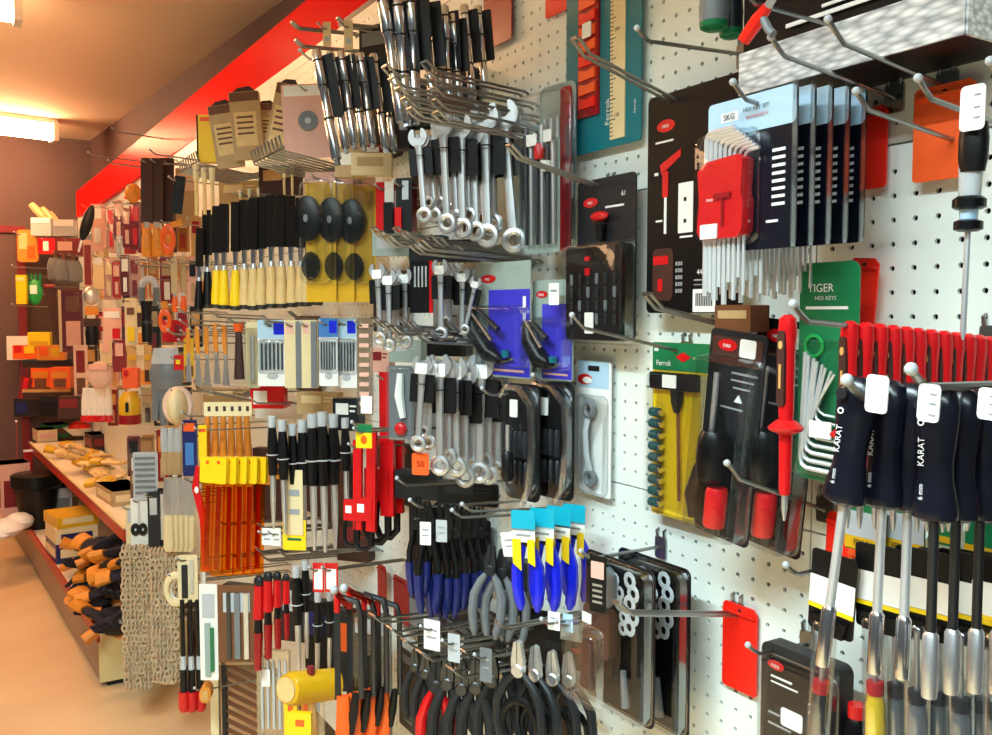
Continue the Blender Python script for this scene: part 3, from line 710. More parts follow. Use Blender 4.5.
# --- black nut drivers in front
def nut_driver(t, shaft='bright_steel', txt=True):
    L = .228; hl = .098
    prof = [(.0095, -hl), (.0160, -hl + .003), (.0170, -hl + .010), (.0125, -hl * .68), (.0122, -hl * .55), (.0150, -hl * .30), (.0158, -hl * .14), (.0130, -.004), (.007, .0)]
    part('handle', MB().lathe(prof, 16, sy=.72), 'navy_black', t)
    part('hang_hole', MB().tube([(-.007, -.014, -.013), (-.007, .014, -.013)], .0042, 10), 'dark_void', t)
    part('handle_print', MB().torus((-.007, -.0108, -.026), .0020, .0006, 12, 5), 'print_white', t)
    a = lettering('KARAT', 'print_white', .0065, t, -.006, -.0112, -.047, PI / 2); b = lettering('6 mm', 'print_white', .005, t, -.006, -.0108, -.076, PI / 2)
    part('shaft', MB().lathe([(.0036, -L + .04), (.0036, -hl)], 12), shaft, t)
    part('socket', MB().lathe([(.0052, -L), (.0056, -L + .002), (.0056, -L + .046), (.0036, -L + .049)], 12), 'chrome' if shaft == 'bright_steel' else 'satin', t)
    part('socket_bore', MB().lathe([(.0036, -L - .0004), (.0036, -L + .001)], 6), 'dark_void', t)
ND = [(861, 377, .262, 6.5, 'bright_steel'), (888, 380, .235, 1.2, 'bright_steel'), (913, 383, .222, .6, 'bright_steel'), (938, 386, .238, 0, 'steel_dark'), (960, 388, .212, 0, 'steel_dark'), (984, 390, .19, 0, 'steel_dark'), (1006, 392, .175, 0, 'steel_dark')]  # rear shafts get dark steel: their shadow is put into the colour
nd = []
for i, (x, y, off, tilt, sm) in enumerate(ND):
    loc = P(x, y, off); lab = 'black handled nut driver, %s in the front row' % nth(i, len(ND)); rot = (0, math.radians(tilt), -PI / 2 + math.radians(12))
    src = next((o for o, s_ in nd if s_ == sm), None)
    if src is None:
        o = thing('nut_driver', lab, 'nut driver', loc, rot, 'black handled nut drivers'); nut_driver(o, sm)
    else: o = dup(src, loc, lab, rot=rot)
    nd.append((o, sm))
for i, (bx, off) in enumerate((((866, 375, 888, 413), .292), ((918, 384, 940, 422), .276), ((978, 388, 1000, 420), .246))):
    c, w, h, rz = box_at(*bx, off)
    o = part('price_tag', MB().prism(rrect(-w / 2, -h / 2, w / 2, h / 2, .003, 2), -.0006, .0006), 'white', None, c, (0, math.radians(3), rz))
    tag(o, ['blank white price tag on the leftmost nut drivers', 'white price tag below the front hook tip', 'white price tag at the right edge on nut drivers'][i], 'price tag', 'price tags on the nut drivers')
    part('tag_print', MB().box(w * .2, -.0009, h * .25, w * .3, .0006, .0012).box(w * .2, -.0009, 0, w * .3, .0006, .0012).box(w * .2, -.0009, -h * .3, w * .3, .0006, .0012), 'print_grey', o, smooth=False) if i else None
hook('front hook over the black nut drivers', (911, 369), .285, .006, r=.003)
hook('hook through the leftmost nut driver', (847, 380), .29, .006, r=.003)

# --- screwdrivers in clear tubes with white labels, below
def tube_pack(t, hm='charcoal', fm='red'):
    w = .052
    part('card', MB().prism(rrect(-w / 2, -.062, w / 2, .018, .004), -.001, .001), 'black', t)
    part('label', MB().prism(rrect(-w / 2, -.036, w / 2, -.008, .001), -.0018, -.001), 'white', t)
    part('label_stripe', MB().box(0, -.0016, -.0385, w, .0012, .004), 'yellow', t, smooth=False)
    part('clip', MB().prism([(-w * .30, -.062), (w * .34, -.062), (w * .42, -.046), (-w * .42, -.046)], -.006, -.001), 'black_gloss', t)
    part('tube', MB().lathe([(.0105, -.19), (.0115, -.185), (.0115, -.052), (.009, -.048)], 12, 0, -.008), 'clear_edge', t)
    part('handle', MB().lathe([(.0075, -.185), (.009, -.17), (.0085, -.13), (.006, -.118)], 10, 0, -.008), hm, t)
    part('ferrule', MB().lathe([(.0078, -.120), (.0078, -.108)], 10, 0, -.008), fm, t)
    part('blade', MB().lathe([(.0025, -.108), (.0025, -.055)], 8, 0, -.008), 'satin', t)
TP = [(834, 578, .115), (880, 571, .105), (900, 574, .085), (922, 575, .10), (944, 577, .075), (966, 579, .09), (985, 580, .07), (1003, 582, .09)]
tp0 = tp1 = None
for i, (x, y, off) in enumerate(TP):
    lab = 'clear tube screwdriver with white label, %s of that row' % nth(i, len(TP)); loc = P(x, y - 6, off); rot = (0, math.radians(-2 if i else 3), -PI / 2)
    if i == 0: o = thing('tube_pack', lab, 'screwdriver', loc, rot, 'screwdrivers in clear tubes'); tube_pack(o)
    elif i == 1: o = thing('tube_pack', lab, 'screwdriver', loc, rot, 'screwdrivers in clear tubes'); tube_pack(o, 'yellow')
    elif tp1 is None: tp1 = o = thing('tube_pack', lab, 'screwdriver', loc, rot, 'screwdrivers in clear tubes'); tube_pack(o, 'grey', 'charcoal')
    else: dup(tp1, loc, lab, rot=rot)
hook('hook with white tip carrying the labelled tubes', (786, 565), .15, -.004)
# green / yellow header cards behind the shafts
for i, (bx, off) in enumerate((((846, 505, 885, 552), .05), ((884, 506, 925, 556), .04), ((930, 500, 958, 545), .035), ((966, 500, 1010, 560), .03))):
    p = Pack('header_card', ['green card with yellow band behind the leftmost nut driver shafts', 'green card with yellow band behind the third nut driver shaft', 'green card edge among nut driver shafts coloured for shade', 'green card at the right edge behind shafts coloured for shade'][i], 'card', bx, off, card='green', r=.002, group='green cards behind the nut drivers')
    if i < 2:
        p.rect(0, .16, 1, .70, 'light_grey', 'label'); p.rect(0, .70, 1, .97, 'yellow_deep', 'band', .001); p.text(.5, .83, .009, 'FERROK', 'print_black', y=.001, bold=.7)
    else: p.rect(0, .80, 1, .94, 'yellow_deep', 'band', .001)
# --- black set at the bottom
p = Pack('bit_set', 'black boxed bit set with red badge at the bottom, below the low red tag', 'bit set', (767, 652, 846, 790), .05, card='charcoal', t=.022, r=.010)
U = lambda x: (x - 767) / 79.0; V = lambda y: (y - 652) / 138.0
p.oval(U(783), V(673), .11, .035, 'red', 'logo'); p.text(U(783), V(673), .008, 'neo', y=.001)
p.rects([(U(778), V(684), U(800), V(686)), (U(778), V(690), U(806), V(691.5))], 'print_white', 'caption'); p.text(U(822), V(702), .016, '26')
p.rect(U(790), V(712), U(812), V(730), 'white', 'price_sticker', .001, .003, .001)
p.rects([(U(776), V(722), U(788), V(724)), (U(776), V(733), U(800), V(735))], 'print_grey', 'caption')
p.add('side_handle', MB().lathe([(.010, p.z(1)), (.014, p.z(.6)), (.012, p.z(.34)), (.008, p.z(.30))], 12, p.x(1.12), .0), 'black_gloss')
p.add('side_cap', MB().lathe([(.009, p.z(.31)), (.009, p.z(.22))], 12, p.x(1.12), .0), 'red')
p.blister(.02, .08, .98, .98, .012, r=.01)
hook('bare hook tip beside the bottom black bit set', (748, 645), .1, .004)

# --- blister packs lower middle (saw blade sets)
def saw_pack(lab, box, off):
    p = Pack('blade_pack', lab, 'blade set', box, off, card='black', r=.01, group='clear blister packs of cutter blades', t=.0016)
    for k in range(5):
        zc = .10 + .075 * k; s_ = .012
        p.add('blade', MB().torus((p.x(.70 + .05 * (k % 2)), -.006, p.z(zc)), .0085, .0036, 10, 5, sy=.4).torus((p.x(.48 + .04 * (k % 2) + .03 * k), -.005, p.z(zc + .03)), .0065, .0028, 10, 5, sy=.4), 'light_grey')
    p.add('grey_hub', MB().prism([(p.x(.22), p.z(.12)), (p.x(.40), p.z(.06)), (p.x(.52), p.z(.10)), (p.x(.52), p.z(.28)), (p.x(.36), p.z(.36)), (p.x(.20), p.z(.26))], -.012, -.004), 'grey')
    p.add('pouch', MB().prism(rrect(p.x(.1), p.z(.66), p.x(.5), p.z(.34), .008), -.016, -.003), 'brown_dark')
    p.add('jar', MB().lathe([(.012, p.z(.88)), (.013, p.z(.86)), (.013, p.z(.68)), (.010, p.z(.63))], 12, p.x(.30), -.014), 'smoke')
    p.add('cutter', MB().tube([(p.x(.66), -.006, p.z(.93)), (p.x(.62), -.006, p.z(.70))], [.006, .004], 8), 'grey')
    p.rect(.10, .40, .24, .47, 'white', 'price_sticker', .001, .002, .016)
    p.blister(.02, .02, .98, .98, .024, r=.014)
    return p
s1 = saw_pack('foremost clear pack of grey cutter blades on double hook', (586, 560, 655, 712), .10)
s2 = saw_pack('hindmost clear pack of grey cutter blades against the board', (618, 558, 690, 722), .05)
hook('pale hook tip over the foremost clear blade pack', (581, 551), .14, .0)
# clear pouch below blades
p = Pack('clear_pouch', 'small clear pouch with brown tool left of blade packs', 'pouch', (572, 625, 604, 702), .16, card=None, r=.004)
p.add('brown_tool', MB().tube([(0, 0, p.h * .3), (0, 0, -p.h * .3)], [.010, .014], 8, flat=.5), 'brown_dark'); p.blister(0, 0, 1, 1, .018)
# ================================================================ MIDDLE AND LEFT PART OF THE WALL
def hang(name, cat, labels, proto, L0, spots, phi, group, jit=6):
    """spots (x top, y top, x bottom, y bottom, off): each hangs from its top pixel; copies take their own size"""
    first = None; n = len(spots)
    for i, (xt, yt, xb, yb, off) in enumerate(spots):
        loc = P(xt, yt, off); roll = math.atan2(xt - xb, yb - yt)
        L = math.hypot(yb - yt, xb - xt) * mpp(loc)
        lab = labels % nth(i, n) if isinstance(labels, str) else labels[i]
        rot = (0, roll, -PI / 2 + math.radians(phi + random.uniform(-jit, jit)))
        if first is None: first = o = thing(name, lab, cat, loc, rot, group); proto(o)
        else: o = dup(first, loc, lab, group, rot)
        o.scale = (L / L0,) * 3
    return first
def many_hooks(tmpl, tips, **kw):
    for i, q in enumerate(tips):
        k = dict(kw); L = q[2]; rise = q[3] if len(q) > 3 else .012
        hook(tmpl % nth(i, len(tips)), q[:2], L, rise, **k)

# --- chrome bars on black cards
def bar(t):
    L = .25
    part('bar', MB().lathe([(.0100, -L), (.0112, -L + .003), (.0112, -L * .64), (.0088, -L * .62), (.0088, -L * .36), (.0116, -L * .34), (.0116, -.004), (.0090, 0)], 12), 'chrome', t)
    for z in (.1, .33, .63): part('band', MB().lathe([(.0120, -L * z - .002), (.0120, -L * z + .002)], 12), 'black', t)
    part('hang_card', MB().prism(rrect(.008, -L * .62, .034, -L * .05, .004), .008, .011), 'black', t)
    part('square_drive', MB().box(0, 0, -L - .006, .010, .010, .014), 'chrome', t, smooth=False)
hang('socket_bar', 'socket bar', 'chrome socket bar on black card, %s of the lower top row', bar, .256, [(316, 50, 338, 162, .26), (330, 52, 346, 150, .235), (341, 51, 355, 146, .215), (352, 54, 364, 148, .195), (360, 53, 373, 146, .18), (373, 54, 386, 150, .15), (384, 62, 394, 150, .125)], 45, 'chrome socket bars')
hang('socket_bar', 'socket bar', 'chrome socket bar on black card, %s of the topmost row', bar, .256, [(381, -12, 405, 126, .235), (397, -6, 409, 122, .215), (411, -10, 416, 120, .195), (424, -4, 434, 112, .17), (433, 8, 443, 108, .145), (444, 6, 450, 110, .13), (453, 14, 460, 108, .115), (464, 5, 473, 100, .09), (478, 6, 486, 96, .06)], 40, 'chrome socket bars')
many_hooks('double hook under the chrome bars, %s there', [(385, 66, .24), (392, 78, .24), (398, 88, .25), (404, 98, .24), (410, 108, .24), (424, 62, .19), (428, 74, .2), (432, 88, .2), (434, 100, .2), (436, 112, .22)], double=True, plate=False, gap=.02)
many_hooks('dark wire hook before the red fascia, %s there', [(292, 22, .16, -.01), (296, 40, .16, -.01), (338, 18, .13, -.01)], double=True, plate=False, r=.003)
# pale tags hanging by the fascia hooks
for i, bx in enumerate(((323, 22, 331, 46), (344, 20, 353, 50))):
    p = Pack('hanging_tag', ['pale paper tag below the fascia hooks, left one', 'pale paper tag below the fascia hooks, right one'][i], 'tag', bx, .12, 60, 'cream', .001)
    p.rect(.2, .6, .8, .8, 'light_grey', 'print')
p = Pack('boxed_part', 'dark grey boxed part behind the chrome bars', 'box', (362, 26, 392, 60), .04, 30, 'charcoal', .003, .02); p.rect(.1, .2, .9, .6, 'grey', 'label')

# --- wrenches, three rows
def rear(spots, dx=5, dy=5, cut=14, doff=.016): return [(a + dx, b + dy, c + dx, d - cut, max(o - doff, .03)) for a, b, c, d, o in spots]
UP = [(417, 127, 425, 222, .20), (428, 128, 435, 222, .175), (442, 112, 448, 232, .17), (460, 113, 463, 237, .145), (472, 120, 476, 240, .12), (484, 102, 488, 246, .105)]
LO = [(423, 354, 417, 452, .20), (439, 352, 440, 476, .17), (455, 355, 457, 477, .14), (465, 360, 465, 488, .12), (481, 352, 479, 484, .095)]
MI = [(377, 262, 380, 345, .20), (388, 268, 389, 352, .185), (404, 267, 406, 348, .15), (440, 258, 441, 340, .15), (462, 266, 462, 344, .11)]
def wr(t): wrench_parts(t, .2, .020)
def wr_glint(t): wrench_parts(t, .2, .020, glintm='white')
hang('combination_wrench', 'wrench', 'combination wrench, %s in the upper wrench row', wr, .2,
     [(417, 127, 425, 222, .20), (428, 128, 435, 222, .175), (442, 112, 448, 232, .17), (452, 116, 456, 226, .15), (460, 113, 463, 237, .145), (472, 120, 476, 240, .12), (484, 102, 488, 246, .105), (493, 116, 494, 236, .07), (501, 98, 516, 252, .075)], 38, 'combination wrenches')
hang('combination_wrench', 'wrench', 'combination wrench, %s in the middle row beside red edged card', wr_glint, .2,
     [(377, 262, 380, 345, .20), (388, 268, 389, 352, .185), (396, 270, 397, 345, .16), (404, 267, 406, 348, .15)], 45, 'combination wrenches')
hang('combination_wrench', 'wrench', 'combination wrench, %s of those left of the blue cards', wr_glint, .2,
     [(440, 258, 441, 340, .15), (449, 262, 450, 338, .12), (462, 266, 462, 344, .11), (470, 268, 468, 340, .085), (477, 276, 463, 334, .10)], 40, 'combination wrenches')
hang('combination_wrench', 'wrench', 'combination wrench, %s in the lower wrench row', wr_glint, .2,
     [(423, 354, 417, 452, .20), (431, 358, 427, 450, .18), (439, 352, 440, 476, .17), (449, 358, 448, 466, .15), (455, 355, 457, 477, .14), (465, 360, 465, 488, .12), (473, 362, 472, 474, .10), (481, 352, 479, 484, .095), (488, 360, 488, 485, .075), (498, 364, 497, 480, .055)], 40, 'combination wrenches')
hang('combination_wrench', 'wrench', 'half hidden combination wrench, %s behind the upper row', wr, .2, rear(UP), 38, 'combination wrenches')
hang('combination_wrench', 'wrench', 'half hidden combination wrench, %s behind the lower row', wr, .2, rear(LO), 38, 'combination wrenches')
hang('combination_wrench', 'wrench', 'half hidden combination wrench, %s behind the middle rows', wr, .2, rear(MI), 38, 'combination wrenches')
p = Pack('wrench_card', 'black card with red edge between two groups of middle wrenches', 'card', (410, 261, 433, 313), .13, 35, 'black', .002); p.rect(.86, 0, 1, 1, 'red', 'edge')
p.rects([(.2 + .16 * k, .1, .27 + .16 * k, .5) for k in range(4)], 'light_grey', 'print')
p = Pack('price_tag', 'bright orange price tag hung under the lower wrenches', 'price tag', (412, 453, 429, 475), .2, 45, 'orange_tag', .004, .001); p.text(.5, .5, .014, '50', 'red_deep')
many_hooks('double hook under the upper wrench row, %s there', [(373, 228, .23), (380, 232, .24), (388, 236, .24), (396, 228, .22), (404, 232, .22), (412, 244, .22), (420, 240, .22), (429, 236, .18), (438, 238, .17), (455, 246, .14)], double=True, plate=False, gap=.02)
many_hooks('double hook under the middle wrenches, %s there', [(374, 318, .22), (383, 322, .22), (392, 326, .22), (401, 318, .2), (410, 322, .2), (419, 334, .2), (428, 330, .18), (437, 326, .15), (446, 322, .14)], double=True, plate=False, gap=.02)
hook2('double hook crossing the clear wrench set', (509, 145), (612, 190), double=True)
hook('hook rising before the lower wrenches', (482, 388), .14, -.002, plate=False)
for i, q in enumerate(((382, 250, 402, 262), (414, 268, 440, 262), (392, 310, 420, 322), (430, 305, 452, 316), (440, 340, 470, 352))):
    pass
# clear wrench sets at 520-570
p = Pack('wrench_set', 'clear pack with red edged card and thin chrome tools', 'tool set', (522, 88, 572, 256), .055, 12, None, .01)
p.add('card', MB().prism(rrect(p.x(.78), p.z(.98), p.x(.98), p.z(.02), .004), -.001, .001), 'red_deep'); p.add('card_back', MB().prism(rrect(p.x(.05), p.z(.98), p.x(.78), p.z(.3), .004), .0, .001), 'grey_green')
for k in range(6): p.add('tool', MB().tube([(p.x(.14 + .11 * k), -.006, p.z(.22 + .05 * (k % 3))), (p.x(.16 + .11 * k), -.006, p.z(.93))], [.0045, .0028], 8), 'satin' if k % 2 else 'steel_dark')
p.add('red_cap', MB().lathe([(.008, p.z(.42)), (.009, p.z(.36)), (.005, p.z(.33))], 10, p.x(.45), -.010), 'red'); p.add('white_cap', MB().lathe([(.008, p.z(.5)), (.009, p.z(.44))], 10, p.x(.58), -.010), 'white')
p.rect(.22, .27, .42, .34, 'white', 'price_sticker', .001, .002, .012); p.rect(.56, .26, .72, .33, 'white', 'price_sticker', .001, .002, .012)
p.blister(.0, .03, .98, .99, .02, r=.02)
p = Pack('wrench_set', 'second clear pack close behind the red edged clear pack', 'tool set', (540, 84, 576, 250), .025, 10, None, .01)
for k in range(4): p.add('tool', MB().tube([(p.x(.2 + .18 * k), -.004, p.z(.2)), (p.x(.2 + .18 * k), -.004, p.z(.9))], .003, 8), 'satin')
p.add('card', MB().prism(rrect(p.x(.0), p.z(1), p.x(1), p.z(0), .012), -.001, .001), 'grey_green'); p.blister(.02, .02, .98, .98, .014, r=.02)

# --- two blue cards
def bluecard(lab, box, off):
    p = Pack('puller_card', lab, 'carded tool', box, off, 6, 'grey_green', .003, group='blue cards with black pullers')
    p.rect(.26, .24, .99, .985, 'purple', 'blue_panel'); p.oval(.25, .14, .14, .035, 'red', 'logo', .0014); p.text(.25, .14, .009, 'neo', y=.0016)
    p.rects([(.88, .3, .93, .40), (.88, .44, .93, .50)], 'print_white', 'print', .0006, .0008); p.rects([(.3, .93, .9, .95)], 'pink', 'caption', .0006, .0008)
    p.add('puller_body', MB().tube([(p.x(.02), -.014, p.z(.42)), (p.x(.14), -.016, p.z(.62)), (p.x(.40), -.016, p.z(.80)), (p.x(.56), -.014, p.z(.84))], [.008, .014, .015, .008], 10), 'black_gloss')
    p.add('puller_arm', MB().tube([(p.x(.10), -.022, p.z(.42)), (p.x(.50), -.022, p.z(.68))], [.003, .004], 8), 'chrome'); p.add('puller_arm', MB().tube([(p.x(.25), -.022, p.z(.42)), (p.x(.60), -.020, p.z(.58))], [.004, .005], 8), 'steel_dark')
    p.add('puller_tip', MB().lathe([(.006, p.z(.82)), (.007, p.z(.76))], 8, p.x(.66), -.012), 'teal')
    p.add('bottom_clip', MB().tube([(p.x(.45), -.006, p.z(.88)), (p.x(.75), -.006, p.z(.83))], .003, 6), 'chrome')
    p.blister(-.02, .38, .98, .90, .03, r=.014); return p
bluecard('larger blue card with black puller beside the middle wrenches', (476, 262, 531, 377), .075)
bluecard('second blue card with black puller next to the bit set', (533, 280, 573, 380), .05)
p = Pack('price_sticker', 'white price sticker on top of the second blue card', 'price tag', (549, 283, 559, 305), .07, 6, 'white', .002, .001); p.rect(.2, .3, .8, .4, 'print_grey', 'print')
hook('hook over the larger blue card', (420, 246), .2, -.004, plate=False)
hook('thin hook over the second blue card', (533, 375), .08, .0, plate=False)

# --- curved clear bit blisters
def curved(lab, box, off):
    p = Pack('bit_blister', lab, 'bit set', box, off, 10, 'black', .012, group='curved clear blisters with bit sets')
    for k in range(4): p.add('bit', MB().lathe([(.005, p.z(.62)), (.005, p.z(.42)), (.003, p.z(.40))], 8, p.x(.30 + .14 * k), -.010), 'charcoal')
    for k in range(4): p.add('bit', MB().lathe([(.004, p.z(.86)), (.004, p.z(.68)), (.002, p.z(.66))], 8, p.x(.28 + .15 * k), -.010), 'steel_dark' if k else 'satin')
    p.rect(.34, .13, .56, .28, 'white', 'price_sticker', .001, .002, .014)
    x0, x1, z0, z1 = p.x(0), p.x(1), p.z(1), p.z(0)
    path = [(x0 + p.w * .05, -.014, z1 - .02), (x0 + p.w * .25, -.016, z1 - .004), (x0 + p.w * .6, -.016, z1 - .006), (x1 - .004, -.016, z1 - .03), (x1 + .0, -.016, (z0 + z1) / 2), (x1 - .01, -.016, z0 + .02), (x1 - .024, -.014, z0)]
    p.add('clear_rim', MB().tube(path, .006, 8), 'clear_edge'); p.blister(.0, .02, .98, .98, .02, r=.03); return p
curved('curved clear blister nearer the lower wrenches', (506, 384, 540, 500), .085)
curved('curved clear blister beside the white wrench card', (532, 382, 574, 498), .05)
p = Pack('screwdriver', 'small black stubby screwdriver right of the lower wrenches', 'screwdriver', (500, 425, 515, 482), .12, 20, None)
p.add('handle', MB().lathe([(.006, p.z(.98)), (.010, p.z(.9)), (.009, p.z(.5)), (.006, p.z(.45))], 12), 'black'); p.add('blade', MB().lathe([(.003, p.z(.46)), (.003, p.z(.0))], 8), 'satin')

# --- pliers
def pl_blue(t): pliers_parts(t, .19, 'navy', 'black', .8, arm='black'); part('hang_card', MB().prism(rrect(-.016, -.095, .016, -.03, .003), .006, .008), 'black', t)
hang('pliers', 'pliers', 'dark blue handled pliers, %s in the blue row', pl_blue, .19,
     [(417, 496, 418, 598, .20), (427, 500, 428, 616, .19), (437, 502, 438, 620, .17), (446, 503, 447, 620, .155), (455, 504, 456, 612, .14), (464, 504, 465, 612, .12), (472, 505, 473, 608, .105), (481, 506, 482, 606, .09)], 55, 'dark blue handled pliers')
for i, (bx, off) in enumerate((((420, 522, 431, 545), .215), ((436, 520, 447, 542), .19))):
    p = Pack('price_tag', ['pale price tag on the blue pliers, left one', 'grey price tag on the blue pliers, right one'][i], 'price tag', bx, off, 45, 'paper' if i == 0 else 'light_grey', .001, .001); p.rects([(.2, .3, .8, .36), (.2, .55, .8, .6)], 'print_grey', 'print')
def pl_grey(t): pliers_parts(t, .19, 'grey', 'charcoal', 1.5, hr=.009)
hang('pliers', 'pliers', 'grey handled gripping pliers, %s below the blue row', pl_grey, .19, [(492, 545, 484, 640, .13), (503, 548, 497, 642, .11), (516, 560, 512, 645, .09)], 40, 'grey handled gripping pliers')
def pl_bright(t):
    L = .19
    part('hang_card', MB().prism(rrect(-.025, -.030, .025, .010, .004), -.0150, -.0138), 'cyan', t)
    part('card_panel', MB().prism(rrect(-.024, -.052, .024, -.026, .002), -.0150, -.0138), 'paper', t)
    part('card_tail', MB().prism([(-.024, -.046), (-.006, -.046), (-.006, -.108), (-.024, -.094)], -.0165, -.0150), 'yellow', t)
    part('card_tail', MB().prism([(.008, -.046), (.023, -.046), (.023, -.098), (.008, -.090)], -.0165, -.0150), 'yellow', t)
    part('card_print', MB().box(0, -.0155, -.038, .03, .001, .004), 'print_grey', t, smooth=False)
    pliers_parts(t, L, 'blue', 'charcoal', 1.15, hr=.0105)
hang('pliers', 'pliers', 'bright blue pliers on cyan card, %s of the bright blue ones', pl_bright, .19, [(526, 514, 530, 612, .15), (545, 512, 546, 612, .12), (562, 510, 562, 610, .085), (577, 508, 577, 602, .05)], 30, 'bright blue pliers on cyan cards', 3)
p = Pack('price_tag', 'white price tag left of the bright blue pliers', 'price tag', (502, 532, 519, 556), .15, 25, 'paper', .002, .001, roll=-.2); p.rects([(.2, .3, .8, .36), (.2, .55, .8, .6)], 'print_grey', 'print')
many_hooks('hook over the pliers rows, %s there', [(397, 478, .22), (410, 500, .22), (452, 510, .17), (462, 504, .17)], plate=False)
hook('pale hook tip under the bright blue pliers cards', (497, 622), .16, .0, double=True, plate=False)
# lower black snips and pliers
def pl_black(t): pliers_parts(t, .2, 'rubber', 'steel_dark', 1.3, hr=.010)
hang('pliers', 'pliers', 'black handled pliers, %s in the bottom black row', pl_black, .2, [(415, 648, 414, 722, .20), (426, 652, 424, 735, .19), (448, 655, 446, 765, .17), (462, 660, 462, 770, .155), (476, 658, 476, 770, .14), (492, 650, 492, 765, .12)], 45, 'black handled pliers')
def pl_redblack(t): pliers_parts(t, .2, 'red', 'charcoal', 1.2, hr=.009)
hang('pliers', 'pliers', 'black handled pliers, %s in the rear bottom row', pl_black, .2, [(440, 632, 440, 730, .10), (454, 634, 454, 730, .085), (468, 636, 468, 732, .07), (482, 640, 482, 736, .06), (500, 640, 500, 738, .07), (512, 645, 512, 740, .05)], 45, 'black handled pliers')
for i, bx in enumerate(((418, 626, 448, 668), (470, 632, 506, 668), (520, 610, 560, 648), (540, 640, 590, 668))):
    p = Pack('tool_card', ['black card behind the left bottom pliers', 'black card behind the middle bottom pliers', 'dark card under the bright blue pliers', 'black card over the bow handled snips'][i], 'card', bx, .05, 30, 'black', .003); p.rect(.1, .1, .5, .4, 'charcoal', 'label'); p.oval(.75, .3, .12, .1, 'maroon', 'badge')
hang('pliers', 'pliers', ['red handled pliers among the bottom black ones'], pl_redblack, .2, [(437, 655, 434, 775, .18)], 45, 'red handled pliers')
def snips(t):
    pliers_parts(t, .2, 'charcoal', 'satin', 2.1, hr=.0085)
    part('handle_bow', MB().torus((0, 0, -.15), .034, .006, 16, 7, sz=1.25), 'black', t)
hang('tin_snips', 'snips', 'black bow handled snips, %s at the bottom', snips, .21, [(518, 640, 520, 760, .14), (535, 645, 538, 762, .115), (552, 650, 556, 765, .09), (568, 652, 573, 765, .065)], 25, 'black bow handled snips')
for i, (bx, off) in enumerate((((448, 634, 460, 662), .2), ((480, 648, 492, 682), .16), ((424, 620, 440, 650), .2), ((548, 612, 560, 630), .16), ((563, 614, 573, 632), .14))):
    p = Pack('price_label', ['pale label on the wire hooks, largest at left', 'grey label hanging in the bottom wire hooks', 'small white label at the left hook ends', 'white label under the bright blue pliers, left one', 'white label under the bright blue pliers, right one'][i], 'label', bx, off, 30, ['light_grey', 'grey', 'white', 'white', 'sky_card'][i], .001, .001); p.rects([(.2, .3, .8, .36), (.2, .55, .8, .6)], 'print_grey', 'print')
many_hooks('double hook in the bottom wire hooks, %s there', [(372, 615, .22), (390, 628, .23), (404, 640, .22), (420, 652, .22), (436, 640, .18), (450, 668, .19), (462, 650, .15)], double=True, plate=False, gap=.025)
redtag('red tag behind the bottom wire hooks', (394, 578, 409, 622), .02, 'red_deep')
redtag('narrow red tag below the red clamps', (378, 565, 386, 600), .02, 'red_deep')
p = Pack('clear_card', 'small clear carded bits left of the clear blade packs', 'carded tool', (590, 556, 606, 612), .14, 20, 'black', .003); p.rect(.1, .1, .9, .4, 'pink', 'label'); p.rects([(.2, .5 + .1 * k, .8, .54 + .1 * k) for k in range(4)], 'satin', 'print')

# --- red clamps
def clamp(t):
    L = .26
    part('rail', MB().box(0, 0, -L * .42, .022, .010, L * .84), 'red', t, smooth=False)
    part('fixed_jaw', MB().box(-.016, 0, -L * .66, .04, .014, .05), 'red', t, smooth=False)
    part('foot', MB().tube([(0, 0, -L * .84), (0, 0, -L * .95), (-.012, 0, -L), (-.030, 0, -L), (-.038, 0, -L * .93), (-.036, 0, -L * .76)], .006, 8), 'black', t)
    part('sticker', MB().box(-.022, -.0075, -L * .65, .016, .0015, .018), 'white', t, smooth=False)
hang('bar_clamp', 'clamp', ['tall red bar clamp, nearest the lower wrenches', 'second red bar clamp overlapping the tall one', 'shorter red bar clamp at the left of the clamps', 'dark red bar clamp behind the yellow sticker'], clamp, .26, [(387, 372, 387, 545, .10), (397, 378, 396, 540, .07), (372, 430, 370, 552, .14), (358, 440, 357, 548, .16)], 40, 'red bar clamps', 2)
p = Pack('key_pack', 'clear pack with white and red toy shaped part', 'blister pack', (388, 366, 413, 440), .16, 45, None); p.add('card', MB().prism(rrect(p.x(0), p.z(1), p.x(1), p.z(0), .006), .004, .005), 'grey'); p.add('white_part', MB().tube([(p.x(.5), 0, p.z(.1)), (p.x(.45), 0, p.z(.4)), (p.x(.6), 0, p.z(.7))], [.006, .009, .006], 8), 'white'); p.add('red_part', MB().ball((p.x(.5), 0, p.z(.85)), .012, .006, .012), 'red'); p.blister(0, 0, 1, 1, .012)
p = Pack('flower_card', 'small green and yellow card by the red clamps', 'card', (356, 424, 372, 448), .2, 45, 'yellow', .001); p.rect(0, 0, 1, .35, 'green', 'header'); p.oval(.5, .65, .2, .18, 'orange', 'flower')
p = Pack('clear_strip', 'long clear strip pack of small red parts above the clamps', 'strip pack', (357, 318, 373, 415), .15, 45, 'milky', .002); p.rects([(.2, .06 + .1 * k, .8, .1 + .1 * k) for k in range(9)], 'pink', 'small_parts', .004)
p.rect(.3, .8, 1.0, .98, 'white', 'price_sticker', .001, .001, .005)

